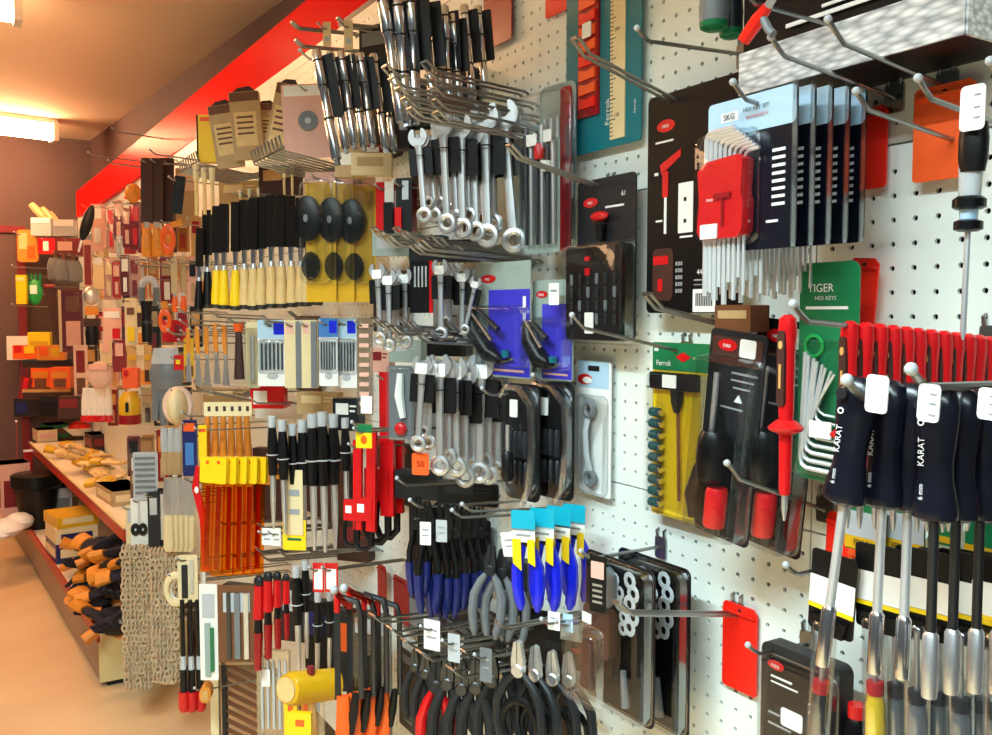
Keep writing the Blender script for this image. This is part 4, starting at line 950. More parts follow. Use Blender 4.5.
# --- wood chisels
def chisel(hm):
    def f(t):
        L = .235
        part('blade_guard', MB().prism(rrect(-.011, -L * .46, .011, 0, .003), -.004, .004), 'black', t)
        part('blade', MB().prism([(-.006, -L * .46), (.006, -L * .46), (.004, -L * .60), (-.004, -L * .60)], -.0025, .0025), 'chrome', t)
        part('ferrule', MB().lathe([(.0078, -L * .63), (.0070, -L * .585)], 10), 'satin', t)
        part('handle', MB().lathe([(.0085, -L), (.0125, -L * .985), (.0120, -L * .88), (.0098, -L * .72), (.0082, -L * .63)], 12), hm, t)
        part('hoop', MB().lathe([(.0105, -L * 1.005), (.0127, -L * .99), (.0127, -L * .965)], 12), 'steel_dark', t)
    return f
G = 'wood chisels'
hang('wood_chisel', 'chisel', 'chisel with bright yellow handle, %s of the yellow ones', chisel('yellow'), .236, [(217, 206, 214, 308, .26), (224, 204, 222, 309, .25), (236, 202, 233, 310, .235)], 40, G)
hang('wood_chisel', 'chisel', 'chisel with pale wooden handle, %s of the wooden ones', chisel('wood_pale'), .236, [(244, 200, 243, 309, .22), (254, 198, 251, 310, .205), (262, 197, 259, 309, .19), (271, 195, 270, 308, .175), (281, 195, 280, 308, .16), (290, 196, 291, 307, .145), (301, 198, 299, 306, .13), (309, 198, 304, 306, .115), (318, 200, 316, 305, .10)], 40, G)
hang('wood_chisel', 'chisel', 'slim chisel with black handle, %s left of the yellow ones', chisel('black'), .236, [(200, 228, 196, 312, .26), (207, 210, 206, 308, .24)], 40, G)
many_hooks('wire hook under the chisels, %s there', [(178, 308, .26), (190, 316, .26), (212, 312, .25), (228, 318, .24), (262, 316, .2), (290, 312, .16)], double=True, plate=False, gap=.02)
# chrome tipped rods above the chisels
def rod(t):
    part('rod', MB().lathe([(.004, -.1), (.004, 0)], 8), 'wood_pale', t); part('cap', MB().lathe([(.006, -.03), (.0065, 0)], 8), 'cream', t)
hang('brush_rod', 'brush', 'pale rod hanging under the top baskets, %s there', rod, .1, [(196, 165, 196, 215, .27), (204, 168, 204, 214, .26), (212, 168, 212, 214, .25), (240, 190, 240, 215, .22), (249, 190, 249, 214, .2), (258, 188, 258, 212, .19), (284, 168, 284, 200, .14), (292, 166, 292, 198, .13)], 30, 'pale rods')

# --- yellow packs with black discs
def discpack(lab, box, off):
    p = Pack('disc_pack', lab, 'blister pack', box, off, 52, 'yellow_deep', .002, group='yellow packs with black discs')
    p.rect(.0, .0, 1, .08, 'pink', 'header')
    def squash(o, k): o.scale = (k, 1, 1)
    squash(p.add('disc', MB().lathe([(p.h * .15, -.006), (p.h * .175, -.003), (p.h * .175, .006), (p.h * .13, .010)], 20), 'black_gloss', (p.x(.14), -.012, p.z(.36)), (PI / 2, 0, 0)), .62)
    squash(p.add('disc_hub', MB().lathe([(p.h * .03, -.002), (p.h * .03, .002)], 12), 'grey', (p.x(.12), -.024, p.z(.36)), (PI / 2, 0, 0)), .6)
    squash(p.add('grey_wheel', MB().lathe([(p.h * .09, -.005), (p.h * .11, 0), (p.h * .09, .005)], 16), 'smoke', (p.x(.2), -.010, p.z(.72)), (PI / 2, 0, 0)), .7)
    p.blister(-.15, .06, .9, .86, .024, r=.02); return p
discpack('yellow pack with black disc, nearest the chisels', (306, 172, 336, 302), .15)
discpack('yellow pack with black disc, middle of the three', (330, 174, 354, 302), .11)
discpack('yellow pack with black disc, right of the three', (350, 176, 376, 302), .07)
p = Pack('bit_card', 'red and white card with black tool above the middle wrenches', 'carded tool', (376, 182, 394, 234), .10, 45, 'red', .002); p.rect(.5, .0, 1, .4, 'white', 'label'); p.rect(.5, .4, 1, 1, 'black', 'tool_body', .008)
p = Pack('bit_card', 'narrow red and black card by the upper wrenches', 'carded tool', (396, 178, 412, 232), .14, 45, 'black', .002); p.rect(.0, .55, .4, 1, 'red', 'grip', .006); p.rect(.4, .05, .8, .4, 'light_grey', 'label')
p = Pack('grey_box', 'pale grey carton below the red and white card', 'box', (374, 232, 420, 256), .05, 45, 'grey_green', .002, .02); p.rect(.1, .2, .6, .7, 'light_grey', 'label')

# --- wire baskets with packs, top
def basket(lab, x0, y0, x1, y1, L):
    a, b = P(x0, y0, L), P(x1, y1, .02); ln = abs(a.y - b.y)
    t = thing('wire_basket', lab, 'basket', (DW, a.y, a.z), (0, 0, 0), 'wire baskets on the wall')
    n = 9; dy = .20
    for k in range(n): part('wire', MB().tube([(-.004, -dy / 2 + dy * k / (n - 1), .02), (-L * .5, -dy / 2 + dy * k / (n - 1), -.02), (-L, -dy / 2 + dy * k / (n - 1), .0), (-L - .008, -dy / 2 + dy * k / (n - 1), .03)], .0024, 6), 'wire', t)
    for x in (-.02, -L * .5, -L): part('rail', MB().tube([(x, -dy / 2 - .004, -.018 if x == -L * .5 else .006), (x, dy / 2 + .004, -.018 if x == -L * .5 else .006)], .003, 6), 'wire', t)
basket('wire basket below the yellow box and brown packs', 190, 168, 290, 180, .27)
basket('wire basket below the white disc card', 268, 158, 360, 170, .25)
p = Pack('carton', 'upright bright yellow box in the wire basket', 'box', (200, 116, 218, 163), .24, 60, 'yellow', .002, .03); p.rect(.1, .05, .9, .14, 'orange', 'print'); p.add('side', MB().box(p.x(-.06), 0, 0, .004, .03, p.h), 'black')
def kraft(lab, box, off, roll):
    p = Pack('paper_pack', lab, 'pack', box, off, 60, 'kraft', .004, .014, roll=roll, group='brown paper packs'); p.rect(.02, .01, .98, .14, 'brown', 'header', .001); p.rect(.12, .3, .85, .8, 'wood_pale', 'label', .0008); p.rects([(.2, .36 + .08 * k, .75, .39 + .08 * k) for k in range(4)], 'brown', 'print', .0006, .0008)
    p.add('fold', MB().prism([(p.x(.1), p.z(0)), (p.x(.9), p.z(0)), (p.x(.7), p.z(-.08)), (p.x(.3), p.z(-.06))], -.003, .003), 'brown_dark')
kraft('brown paper pack leaning beside the yellow box', (213, 105, 240, 168), .22, -.15)
kraft('brown paper pack behind the leaning one', (232, 92, 262, 160), .18, -.08)
kraft('pale paper pack in the gap before the disc card', (256, 104, 276, 150), .13, .05)
kraft('narrow tan pack leaning on the white disc card', (270, 84, 294, 160), .16, .22)
p = Pack('disc_card', 'white hanging card with grey round disc', 'carded disc', (283, 84, 334, 158), .14, 60, 'pink', .003, .004, roll=-.05); p.add('disc', MB().lathe([(.022, -.002), (.022, .002)], 20), 'grey', (p.x(.5), -.004, p.z(.5)), (PI / 2, 0, 0)); p.add('disc_hub', MB().lathe([(.007, -.001), (.007, .001)], 12), 'light_grey', (p.x(.5), -.0065, p.z(.5)), (PI / 2, 0, 0)); p.rect(.05, .02, .95, .16, 'white', 'header')
for i, (bx, m) in enumerate((((336, 148, 366, 178), 'kraft'), ((352, 154, 392, 176), 'cream'), ((362, 146, 384, 158), 'maroon'))):
    p = Pack('small_carton', ['tan carton under the lower chrome bars', 'cream flat carton right of the disc card', 'small maroon carton under the chrome bars'][i], 'box', bx, .12 - .03 * i, 60, m, .002, .03); p.rect(.15, .2, .8, .6, 'paper' if m != 'cream' else 'kraft', 'label')

# --- white blade packs with blue heads
def bladepack(lab, box, off, head):
    p = Pack('saw_blade_pack', lab, 'blade set', box, off, 58, 'white', .002, group='white packs of saw blades'); p.rect(0, 0, 1, .28, head, 'header'); p.rect(.55, .04, .95, .22, 'blue', 'blue_patch', .0012)
    for k in range(6): p.add('blade', MB().box(p.x(.14 + .14 * k), -.003, p.z(.55), p.w * .06, .002, p.h * .4), 'steel_dark')
    p.oval(.5, .85, .2, .05, 'light_grey', 'stamp'); p.blister(.03, .3, .97, .8, .008)
bladepack('white saw blade pack with pale blue head, leftmost', (258, 320, 287, 386), .17, 'sky_card')
bladepack('white saw blade pack with dark blue head, left of the clear strip', (319, 318, 338, 386), .12, 'blue_card')
bladepack('white saw blade pack with blue patch beside the clear strip', (336, 318, 357, 388), .08, 'sky_card')
def sleeve(lab, box, off):
    p = Pack('file_sleeve', lab, 'file', box, off, 50, 'cream', .002, .006, group='cream file sleeves'); p.rect(.62, .02, .98, .99, 'grey', 'file', .004); p.rect(.1, .04, .5, .2, 'pink', 'label')
sleeve('cream and grey file sleeve, left of the pair', (285, 320, 304, 388), .16); sleeve('cream and grey file sleeve, right of the pair', (302, 320, 318, 388), .14)
basket('wire rail under the white blade packs', 205, 392, 330, 396, .2)
# brown/amber scraper handles at 183-260, 320-380
def knife(bm, hm):
    def f(t):
        L = .2
        part('handle', MB().tube([(0, 0, 0), (0, 0, -L * .25), (.002, 0, -L * .48)], [.008, .010, .007], 9, flat=.6), hm, t)
        part('ferrule', MB().lathe([(.0062, -L * .54), (.0066, -L * .47)], 9, .002), 'satin', t)
        part('blade', MB().prism([(-.004, -L * .53), (.008, -L * .53), (.016, -L), (-.012, -L)], -.0012, .0012), bm, t)
    return f
hang('putty_knife', 'putty knife', 'small putty knife, %s under the black chisels', knife('satin', 'amber'), .2, [(188, 328, 187, 382, .26), (197, 326, 197, 385, .25), (206, 326, 206, 385, .23), (215, 324, 216, 384, .21), (224, 326, 225, 386, .2)], 40, 'small putty knives')
p = Pack('tape_pack', 'clear pack with dark tool and amber top', 'blister pack', (228, 318, 250, 386), .22, 55, None); p.add('tool', MB().tube([(0, 0, p.h * .3), (0, 0, -p.h * .4)], [.008, .014], 8), 'brown_dark'); p.add('top', MB().lathe([(.012, p.h * .3), (.014, p.h * .42)], 10), 'orange'); p.blister(0, 0, 1, 1, .01)
p = Pack('tape_pack', 'pale clear pack with cream card beside the blade packs', 'blister pack', (246, 322, 260, 388), .2, 55, 'cream'); p.add('tool', MB().tube([(0, -.005, p.h * .3), (0, -.005, -p.h * .4)], .005, 8), 'satin'); p.blister(0, .1, 1, 1, .01)
p = Pack('red_box', 'small red box under the blade packs', 'box', (252, 386, 286, 408), .14, 55, 'red', .002, .03); p.rect(.1, .2, .5, .8, 'white', 'label')

# --- yellow handled files above, yellow-red pencils pack below
def yfile(t):
    L = .12
    part('handle', MB().lathe([(.0085, -L), (.0090, -L * .9), (.0062, -L * .3), (.0050, -L * .2)], 10), 'amber', t)
    part('cap', MB().lathe([(.0052, -L * .22), (.0062, -L * .1), (.0062, 0)], 10), 'cream', t)
hang('file', 'file', 'amber file handle with pale cap, %s in the yellow rack', yfile, .12, [(208 + 7.6 * k, 404, 205 + 8.6 * k, 457, .26 - .022 * k) for k in range(6)], 30, 'amber file handles', 2)
p = Pack('file_rack', 'pale strip with holes holding the amber files', 'rack', (204, 402, 252, 416), .262, 62, 'cream', .001, .004); p.rects([(.08 + .16 * k, .3, .14 + .16 * k, .65) for k in range(6)], 'brown_dark', 'hole_print')
p = Pack('yellow_sheet', 'bright yellow plastic edge left of the amber files', 'file', (199, 425, 207, 460), .28, 60, 'yellow', .002, .006); p.rect(.1, .1, .9, .2, 'orange', 'print')
def ypack(t):
    L = .235
    part('head', MB().prism(rrect(-.017, -L * .22, .017, 0, .004), -.005, .005), 'yellow', t)
    part('blade_case', MB().prism(rrect(-.012, -L, .012, -L * .18, .004), -.004, .004), 'orange_clear', t)
    part('inner_blade', MB().box(0, 0, -L * .6, .010, .002, L * .7), 'red_deep', t, smooth=False)
    part('hang_hole', MB().prism(oval(0, -.010, .004, .004, 10), -.0055, .0055), 'orange', t)
hang('snap_saw', 'saw', 'yellow topped saw in amber case, %s of its rack', ypack, .235, [(209, 457, 203, 574, .30), (220, 457, 213, 578, .28), (230, 457, 225, 578, .255), (240, 457, 236, 577, .23), (250, 457, 246, 577, .205), (259, 457, 255, 576, .18)], 45, 'yellow topped saws', 3)
p = Pack('red_knife', 'red utility tool at the left of the yellow saws', 'knife', (193, 466, 213, 572), .30, 50, None); p.add('body', MB().tube([(p.x(.3), 0, p.z(.0)), (p.x(.15), 0, p.z(.2)), (p.x(.55), 0, p.z(.5)), (p.x(.6), 0, p.z(.98))], [.006, .010, .012, .010], 9, flat=.5), 'red'); p.add('white_eye', MB().ball((p.x(.3), -.010, p.z(.22)), .006, .003, .009), 'white')
many_hooks('pale wire hook around the yellow saws, %s there', [(184, 478, .3), (218, 520, .27), (258, 524, .2), (196, 576, .27), (262, 556, .2)], double=True, plate=False, gap=.02)
p = Pack('blue_pack', 'slim blue pack left of the amber files', 'pack', (183, 420, 197, 476), .25, 60, 'navy', .003, .01); p.rect(.1, .05, .9, .2, 'orange', 'header'); p.rect(.2, .4, .8, .8, 'blue_card', 'label')

# --- dark side cutters and long nose at 265-350, 410-550
def pl_dark(t): pliers_parts(t, .2, 'black', 'satin', .7, hr=.009)
def flipped(t):
    L = .24
    part('head_cap', MB().lathe([(.007, -.03), (.009, -.02), (.009, 0)], 10), 'light_grey', t)
    part('grip', MB().tube([(0, 0, -.02), (.001, 0, -L * .28), (0, 0, -L * .52)], [.008, .012, .009], 9), 'black', t)
    part('shank', MB().tube([(0, 0, -L * .5), (0, 0, -L * .78), (0, 0, -L)], [.0065, .006, .003], 8), 'satin', t)
    part('tie', MB().torus((0, 0, 0), .012, .0014, 12, 5), 'light_grey', t, (0, 0, -L * .34), (PI / 2, 0, 0))
hang('file', 'file', 'black gripped steel tool, %s between yellow saws and red clamps', flipped, .24, [(272, 416, 272, 530, .24), (282, 420, 284, 535, .225), (292, 424, 294, 540, .2), (302, 420, 303, 545, .18), (312, 414, 313, 552, .165), (322, 412, 324, 554, .145), (333, 414, 334, 550, .12), (345, 418, 346, 520, .1)], 40, 'black gripped steel tools')
for i, (bx, m) in enumerate((((286, 470, 303, 535), 'cream'), ((262, 528, 272, 545), 'white'), ((272, 528, 281, 546), 'paper'), ((283, 520, 306, 550), 'yellow'))):
    p = Pack('price_label' if i in (1, 2) else 'tool_card', ['cream card behind the black gripped tools', 'white price label left under the black tools', 'second white price label beneath the black tools', 'yellow and green label under the black tools'][i], 'card', bx, .2, 50, m, .002); p.rects([(.2, .3, .8, .4), (.2, .6, .8, .68)], 'print_grey' if i < 3 else 'green', 'print')
many_hooks('wire hook below the black gripped tools, %s there', [(228, 552, .24), (256, 548, .22), (280, 552, .2), (306, 548, .16), (332, 545, .12)], double=True, plate=False, gap=.02)
p = Pack('price_label', 'white label with red rim, left of the pair under the clamps', 'label', (313, 563, 324, 592), .2, 50, 'red', .001); p.rect(.12, .2, .88, .9, 'paper', 'paper_insert')
p = Pack('price_label', 'white label with red rim, right of the pair under the clamps', 'label', (325, 563, 338, 592), .18, 50, 'red', .001); p.rect(.12, .2, .88, .9, 'paper', 'paper_insert')
# --- red and black tools 240-295, 560-680
def redtool(t):
    L = .2
    part('cap', MB().ball((0, 0, -.012), .012, .009, .014), 'charcoal', t)
    part('upper_grip', MB().tube([(0, 0, -.02), (0, 0, -L * .45)], [.010, .012], 9), 'red', t)
    part('middle', MB().tube([(0, 0, -L * .44), (0, 0, -L * .62)], [.008, .009], 9), 'black', t)
    part('lower_grip', MB().tube([(0, 0, -L * .6), (0, 0, -L)], [.010, .008], 9), 'red_deep', t)
hang('red_hand_tool', 'hand tool', 'red and black hand tool, %s under the yellow saws', redtool, .2, [(259, 576, 256, 672, .24), (268, 572, 267, 660, .225), (277, 572, 277, 650, .205), (286, 574, 286, 640, .19)], 40, 'red and black hand tools')
hang('file', 'file', 'black gripped steel tool, %s hanging by the red hand tools', flipped, .24, [(296, 566, 298, 680, .19), (305, 560, 306, 660, .17), (318, 592, 316, 690, .16), (330, 592, 328, 680, .14)], 40, 'black gripped steel tools')
def cardbox(lab, box, off, m, lm, feats=()):
    p = Pack('tool_card', lab, 'card', box, off, 58, m, .002, .003)
    p.rect(.15, .1, .85, .35, lm, 'label')
    for k, f in enumerate(feats): p.rect(*f, 'grip' if k else 'blade', .006)
    return p
cardbox('white card with silver and green cutter', (200, 584, 218, 680), .30, 'paper', 'light_grey', ((.3, .4, .6, .95, 'grey_green'), (.6, .45, .8, .9, 'green')))
cardbox('brown edged clear card with grey blades', (218, 585, 256, 662), .27, 'brown', 'light_grey', ((.45, .1, .6, .95, 'grey'), (.7, .1, .82, .95, 'satin'), (.25, .1, .35, .95, 'steel_dark')))
# --- slatted rack, mallet, etc. bottom left centre
def slat_rack():
    c, w, h, rz = box_at(214, 660, 262, 800, .20, 62)
    t = thing('slatted_rack', 'upright tan rack with slanted brown slats at the bottom', 'rack', c, (0, 0, rz))
    part('post', MB().box(-w * .46, 0, 0, .022, .02, h), 'cream', t, smooth=False); part('post', MB().box(-w * .26, 0, 0, .012, .02, h), 'charcoal', t, smooth=False); part('post', MB().box(w * .5, 0, 0, .012, .02, h), 'steel_dark', t, smooth=False)
    part('top_rail', MB().box(0, 0, h * .49, w, .02, .012), 'kraft', t, smooth=False)
    sl = MB().box(0, 0, 0, w * .78, .006, .010).mesh('slat', 'brown', False)
    for k in range(12): part('slat', sl, None, t, (w * .12, -.004, h * .42 - k * .026), (0, .5, 0), False)
slat_rack()
p = Pack('clear_box', 'clear box of long pale bits beside the slatted rack', 'box', (258, 650, 290, 735), .20, 55, 'milky', .004, .02); p.rects([(.15 + .18 * k, .1, .22 + .18 * k, .9) for k in range(5)], 'light_grey', 'bits', .004); p.rect(.2, .2, .45, .4, 'white', 'price_sticker', .001, .002, .005)
def mallet():
    c, w, h, rz = box_at(290, 666, 332, 712, .20, 55)
    t = thing('mallet', 'yellow cylindrical mallet head at the bottom', 'mallet', c, (0, 0, rz))
    part('head', MB().tube([(-w * .48, -.03, .010), (-w * .42, -.02, .008), (w * .45, .05, -.008)], [.030, .036, .034], 16), 'yellow_deep', t); part('face', MB().tube([(-w * .50, -.034, .0105), (-w * .47, -.029, .010)], .026, 14), 'wood_pale', t)
    part('handle', MB().tube([(0, 0, -.02), (.01, 0, -.16)], [.009, .011], 9), 'wood', t); part('handle_top', MB().tube([(0, 0, .02), (0, 0, .05)], [.010, .008], 9), 'maroon', t)
mallet()
for i, bx in enumerate(((285, 690, 298, 740), (302, 694, 312, 740), (314, 690, 324, 742), (290, 712, 312, 745))):
    p = Pack('yellow_tool', ['yellow strip left of the mallet', 'amber strip below the mallet', 'pale clear strip below the mallet', 'bright yellow end at the bottom edge'][i], 'tool', bx, .2 - .03 * i if i < 3 else .24, 50, ['yellow', 'amber', 'milky', 'yellow'][i], .003, .012); p.rect(.3, .2, .7, .4, 'orange' if i != 2 else 'light_grey', 'print')
p = Pack('yellow_star', 'yellow star shaped rubber part right of the mallet', 'part', (322, 672, 334, 694), .12, 50, None); p.add('star', MB().prism([((.016 if k % 2 == 0 else .008) * math.cos(PI * k / 5), (.016 if k % 2 == 0 else .008) * math.sin(PI * k / 5)) for k in range(10)], -.006, .006), 'yellow')
# --- orange handled hacksaws
def hacksaw(t):
    L = .30
    part('frame', MB().tube([(0, 0, 0), (.040, 0, -.008), (.046, 0, -.03), (.046, 0, -L * .62)], .006, 8), 'steel_dark', t)
    part('front_bar', MB().tube([(0, 0, 0), (.0, 0, -.03)], .006, 8), 'red', t)
    part('blade', MB().box(0, 0, -L * .34, .012, .001, L * .62), 'charcoal', t, smooth=False)
    part('handle', MB().tube([(.01, 0, -L * .62), (.012, 0, -L * .8), (.005, 0, -L)], [.012, .016, .014], 10, flat=.7), 'orange', t)
    part('grip_insert', MB().tube([(.035, 0, -L * .6), (.03, 0, -L * .72), (.025, 0, -L * .85)], [.007, .009, .006], 8), 'black', t)
hang('hacksaw', 'hacksaw', 'orange handled hacksaw, %s of the saws at the bottom', hacksaw, .3, [(337, 596, 337, 760, .20), (350, 592, 348, 758, .17), (364, 594, 364, 750, .14), (378, 600, 378, 750, .11)], 45, 'orange handled hacksaws', 3)
for i, q in enumerate((((334, 590), (352, 612)), ((344, 588), (374, 604)))):
    a, b = P(*q[0], .26), P(*q[1], .12)
    o = part('red_bracket', MB().tube([(0, 0, 0), tuple(b - a)], .006, 8), 'red_clear', None, a); tag(o, ['red slanting bracket over the hacksaws, left one', 'red slanting bracket over the hacksaws, right one'][i], 'bracket', 'red brackets')
    part('end_cap', MB().ball((0, 0, 0), .008, .008, .008, 8, 5), 'light_grey', o)
p = Pack('clear_card', 'tall clear pack edge right of the hacksaws', 'pack', (352, 612, 392, 760), .09, 40, 'smoke', .004); p.rect(.1, .05, .9, .15, 'light_grey', 'label'); p.rect(.2, .3, .6, .9, 'black', 'saw_print', .004)

FILL = [((392, 96, 412, 150), .08, 'black', 'charcoal', 'black box added for shade behind the chrome bars, left'), ((410, 84, 440, 128), .05, 'black', 'charcoal', 'black box added for shade behind the chrome bars, middle'), ((440, 70, 478, 118), .03, 'charcoal', 'black', 'dark box added for shade behind the chrome bars, right'),
        ((396, 184, 414, 232), .06, 'maroon', 'white', 'maroon and white carton by the upper wrenches'), ((412, 236, 446, 262), .04, 'charcoal', 'grey', 'dark carton added for shade beneath the upper wrenches'), ((446, 240, 478, 262), .03, 'black', 'grey', 'black carton added for shade left of the larger blue card'),
        ((374, 348, 392, 372), .08, 'pink', 'maroon', 'pink carton below the middle wrenches'), ((392, 340, 424, 362), .06, 'grey_green', 'light_grey', 'pale carton above the lower wrenches'), ((430, 338, 470, 356), .04, 'black', 'charcoal', 'black strip added for shade above the lower wrenches'),
        ((350, 100, 376, 150), .05, 'kraft', 'brown', 'tan carton behind the lower chrome bars'), ((398, 470, 440, 498), .05, 'charcoal', 'black', 'dark carton added for shade behind the orange price tag'), ((440, 482, 500, 504), .03, 'black', 'charcoal', 'black strip added for shade under the lower wrenches'),
        ((500, 560, 530, 612), .04, 'charcoal', 'black', 'dark carton added for shade behind the grey handled pliers'), ((336, 398, 362, 430), .06, 'charcoal', 'paper', 'dark carton added for shade above the red clamps'), ((258, 396, 300, 418), .07, 'paper', 'red', 'white and red carton above the black gripped tools'),
        ((300, 392, 340, 414), .06, 'kraft', 'cream', 'tan carton above the black gripped tools'), ((340, 520, 372, 560), .04, 'brown_dark', 'maroon', 'dark brown carton added for shade beneath the red clamps'), ((282, 580, 316, 640), .07, 'charcoal', 'light_grey', 'dark carton added for shade among the red hand tools'),
        ((308, 600, 338, 668), .06, 'black', 'navy', 'black carton added for shade above the yellow star'), ((336, 610, 372, 690), .05, 'charcoal', 'orange', 'dark carton added for shade behind the hacksaws'), ((222, 182, 262, 204), .1, 'kraft', 'cream', 'tan carton tucked under the wire basket'), ((262, 166, 300, 196), .08, 'brown_dark', 'wood', 'dark carton added for shade under the wire basket'), ((206, 388, 256, 404), .1, 'kraft', 'cream', 'tan flat carton above the amber files'),
        ((256, 448, 292, 520), .06, 'brown_dark', 'amber', 'brown carton added for shade right of the yellow saws'), ((226, 584, 258, 600), .12, 'charcoal', 'grey', 'dark flat carton added for shade under the yellow saws')]
for bx, off, m, lm, lb in FILL:  # the dark ones are added to stand for shade between packed goods
    p = Pack('carton', lb, 'box', bx, off, 40, m, .002, .03); p.rect(.12, .15, .6, .5, lm, 'label'); p.rects([(.65, .2, .9, .26), (.65, .35, .85, .41)], lm, 'print')

SHADE_SHEETS = [((412, 138, 434, 212), 'charcoal', 'grey', 'dark sheet standing for shade behind the leftmost upper wrenches'), ((436, 150, 462, 222), 'grey', 'charcoal', 'grey sheet standing for shade behind the middle upper wrenches'), ((464, 150, 494, 232), 'charcoal', 'grey', 'dark sheet standing for shade behind the right upper wrenches'), ((494, 130, 520, 236), 'grey_green', 'light_grey', 'pale green sheet standing for shade behind the largest upper wrench'),
        ((414, 376, 438, 438), 'grey', 'charcoal', 'grey sheet standing for shade behind the leftmost lower wrenches'), ((440, 376, 468, 452), 'charcoal', 'grey', 'dark sheet standing for shade behind the middle lower wrenches'), ((470, 378, 502, 460), 'grey', 'charcoal', 'grey sheet standing for shade behind the right lower wrenches'),
        ((374, 272, 408, 332), 'charcoal', 'grey', 'dark sheet standing for shade behind the middle wrenches at left'), ((434, 272, 474, 326), 'grey', 'charcoal', 'grey sheet standing for shade behind the middle wrenches at right'), ((410, 512, 448, 580), 'black', 'charcoal', 'black sheet standing for shade behind the blue pliers at left'), ((450, 514, 490, 580), 'black', 'charcoal', 'black sheet standing for shade behind the blue pliers at right'),
        ((404, 596, 440, 640), 'grey', 'charcoal', 'grey sheet standing for shade behind the bottom wire hooks'), ((440, 600, 500, 640), 'charcoal', 'grey', 'dark sheet standing for shade between blue and black pliers'), ((400, 660, 440, 740), 'charcoal', 'grey', 'dark sheet standing for shade behind the leftmost black pliers'), ((510, 650, 570, 740), 'black', 'charcoal', 'black sheet standing for shade behind the bow handled snips'),
        ((296, 316, 320, 392), 'brown_dark', 'kraft', 'brown sheet standing for shade behind the cream file sleeves'), ((376, 440, 412, 500), 'charcoal', 'maroon', 'dark sheet standing for shade behind the tall red clamps'), ((300, 440, 350, 520), 'brown_dark', 'charcoal', 'dark brown sheet standing for shade behind the black gripped tools'), ((376, 100, 402, 160), 'charcoal', 'black', 'dark sheet standing for shade between the two bar rows')]
for bx, m, lm, lb in SHADE_SHEETS:  # flat sheets added where the board lies in shade behind dense rows
    p = Pack('shade_sheet', lb, 'card', bx, .018, 0, m, .004, .004); p.rect(.1, .06, .9, .16, lm, 'header'); p.rects([(.15, .8, .6, .83), (.15, .87, .5, .9)], lm, 'print')
# ================================================================ FAR LEFT: gondola, shelf and the goods hung above it
H_BASE = .217
n0, n1 = PZ(100, 688, 0.0), PZ(9, 532, 0.0)
nb = Vector((n0.x, n0.y, 0)); fb = Vector((n1.x + .02, 6.9, 0))
def slab(pts, z0, z1):
    n = len(pts); mb = MB()
    mb.add([(p[0], p[1], z0) for p in pts] + [(p[0], p[1], z1) for p in pts], [tuple(range(n)), tuple(range(2 * n - 1, n - 1, -1))] + [(i, (i + 1) % n, n + (i + 1) % n, n + i) for i in range(n)]); return mb
BK = DW - .02
g = thing('gondola', 'long low grey gondola base with cream end and red edge', 'shelf unit', (0, 0, 0))
part('plinth', slab([(nb.x, nb.y + .012), (BK, nb.y + .012), (BK, fb.y), (fb.x, fb.y)], .03, H_BASE), 'gondola_grey', g, smooth=False)
part('end_panel', slab([(nb.x, nb.y), (BK, nb.y), (BK, nb.y + .012), (nb.x, nb.y + .012)], .02, H_BASE), 'gondola_cream', g, smooth=False)
part('kick_strip', slab([(nb.x + .03, nb.y + .01), (BK, nb.y + .01), (BK, fb.y), (fb.x + .03, fb.y)], 0, .03), 'dark_void', g, smooth=False)
part('deck', slab([(nb.x + .004, nb.y), (BK, nb.y), (BK, fb.y), (fb.x + .004, fb.y)], H_BASE, H_BASE + .012), 'shelf_white', g, smooth=False)
part('red_edge', slab([(nb.x - .006, nb.y - .002), (nb.x + .004, nb.y - .002), (fb.x + .004, fb.y), (fb.x - .006, fb.y)], H_BASE - .03, H_BASE + .022), 'rail_red', g, smooth=False)
s0, s1 = PZ(126, 531, .62), PZ(31, 444, .62)
sh = thing('shelf', 'long middle shelf with brown red front rail', 'shelf', (0, 0, 0))
part('board', slab([(s0.x, s0.y), (BK, s0.y), (BK, s1.y), (s1.x, s1.y)], .60, .625), 'shelf_white', sh, smooth=False)
part('front_rail', slab([(s0.x - .008, s0.y), (s0.x, s0.y), (s1.x, s1.y), (s1.x - .008, s1.y)], .575, .628), 'rail_red', sh, smooth=False)
part('rail_lip', slab([(s0.x - .012, s0.y), (s0.x + .004, s0.y), (s1.x + .004, s1.y), (s1.x - .012, s1.y)], .628, .636), 'cream', sh, smooth=False)
for yy in (s0.y + .05, (s0.y + s1.y) / 2, s1.y - .05): part('bracket', slab([(.66, yy - .01), (BK, yy - .01), (BK, yy + .01), (.66, yy + .01)], .54, .60), 'gondola_grey', sh, smooth=False)

def on(px, py, z): return PZ(px, py, z)
def gbox(lab, px, py, z, w, d, h, m, lm=None, rz=.1, name='carton', cat='box'):
    o = on(px, py, z); t = thing(name, lab, cat, o, (0, 0, rz))
    part('body', MB().box(0, 0, h / 2, w, d, h), m, t, smooth=False)
    if lm: part('label', MB().box(0, -d / 2 - .001, h * .5, w * .8, .002, h * .45), lm, t, smooth=False); part('label', MB().box(-w / 2 - .001, 0, h * .5, .002, d * .8, h * .45), lm, t, smooth=False)
    part('lid_edge', MB().box(0, 0, h - .004, w + .004, d + .004, .008), m, t, smooth=False)
    return t
ZB = H_BASE + .012
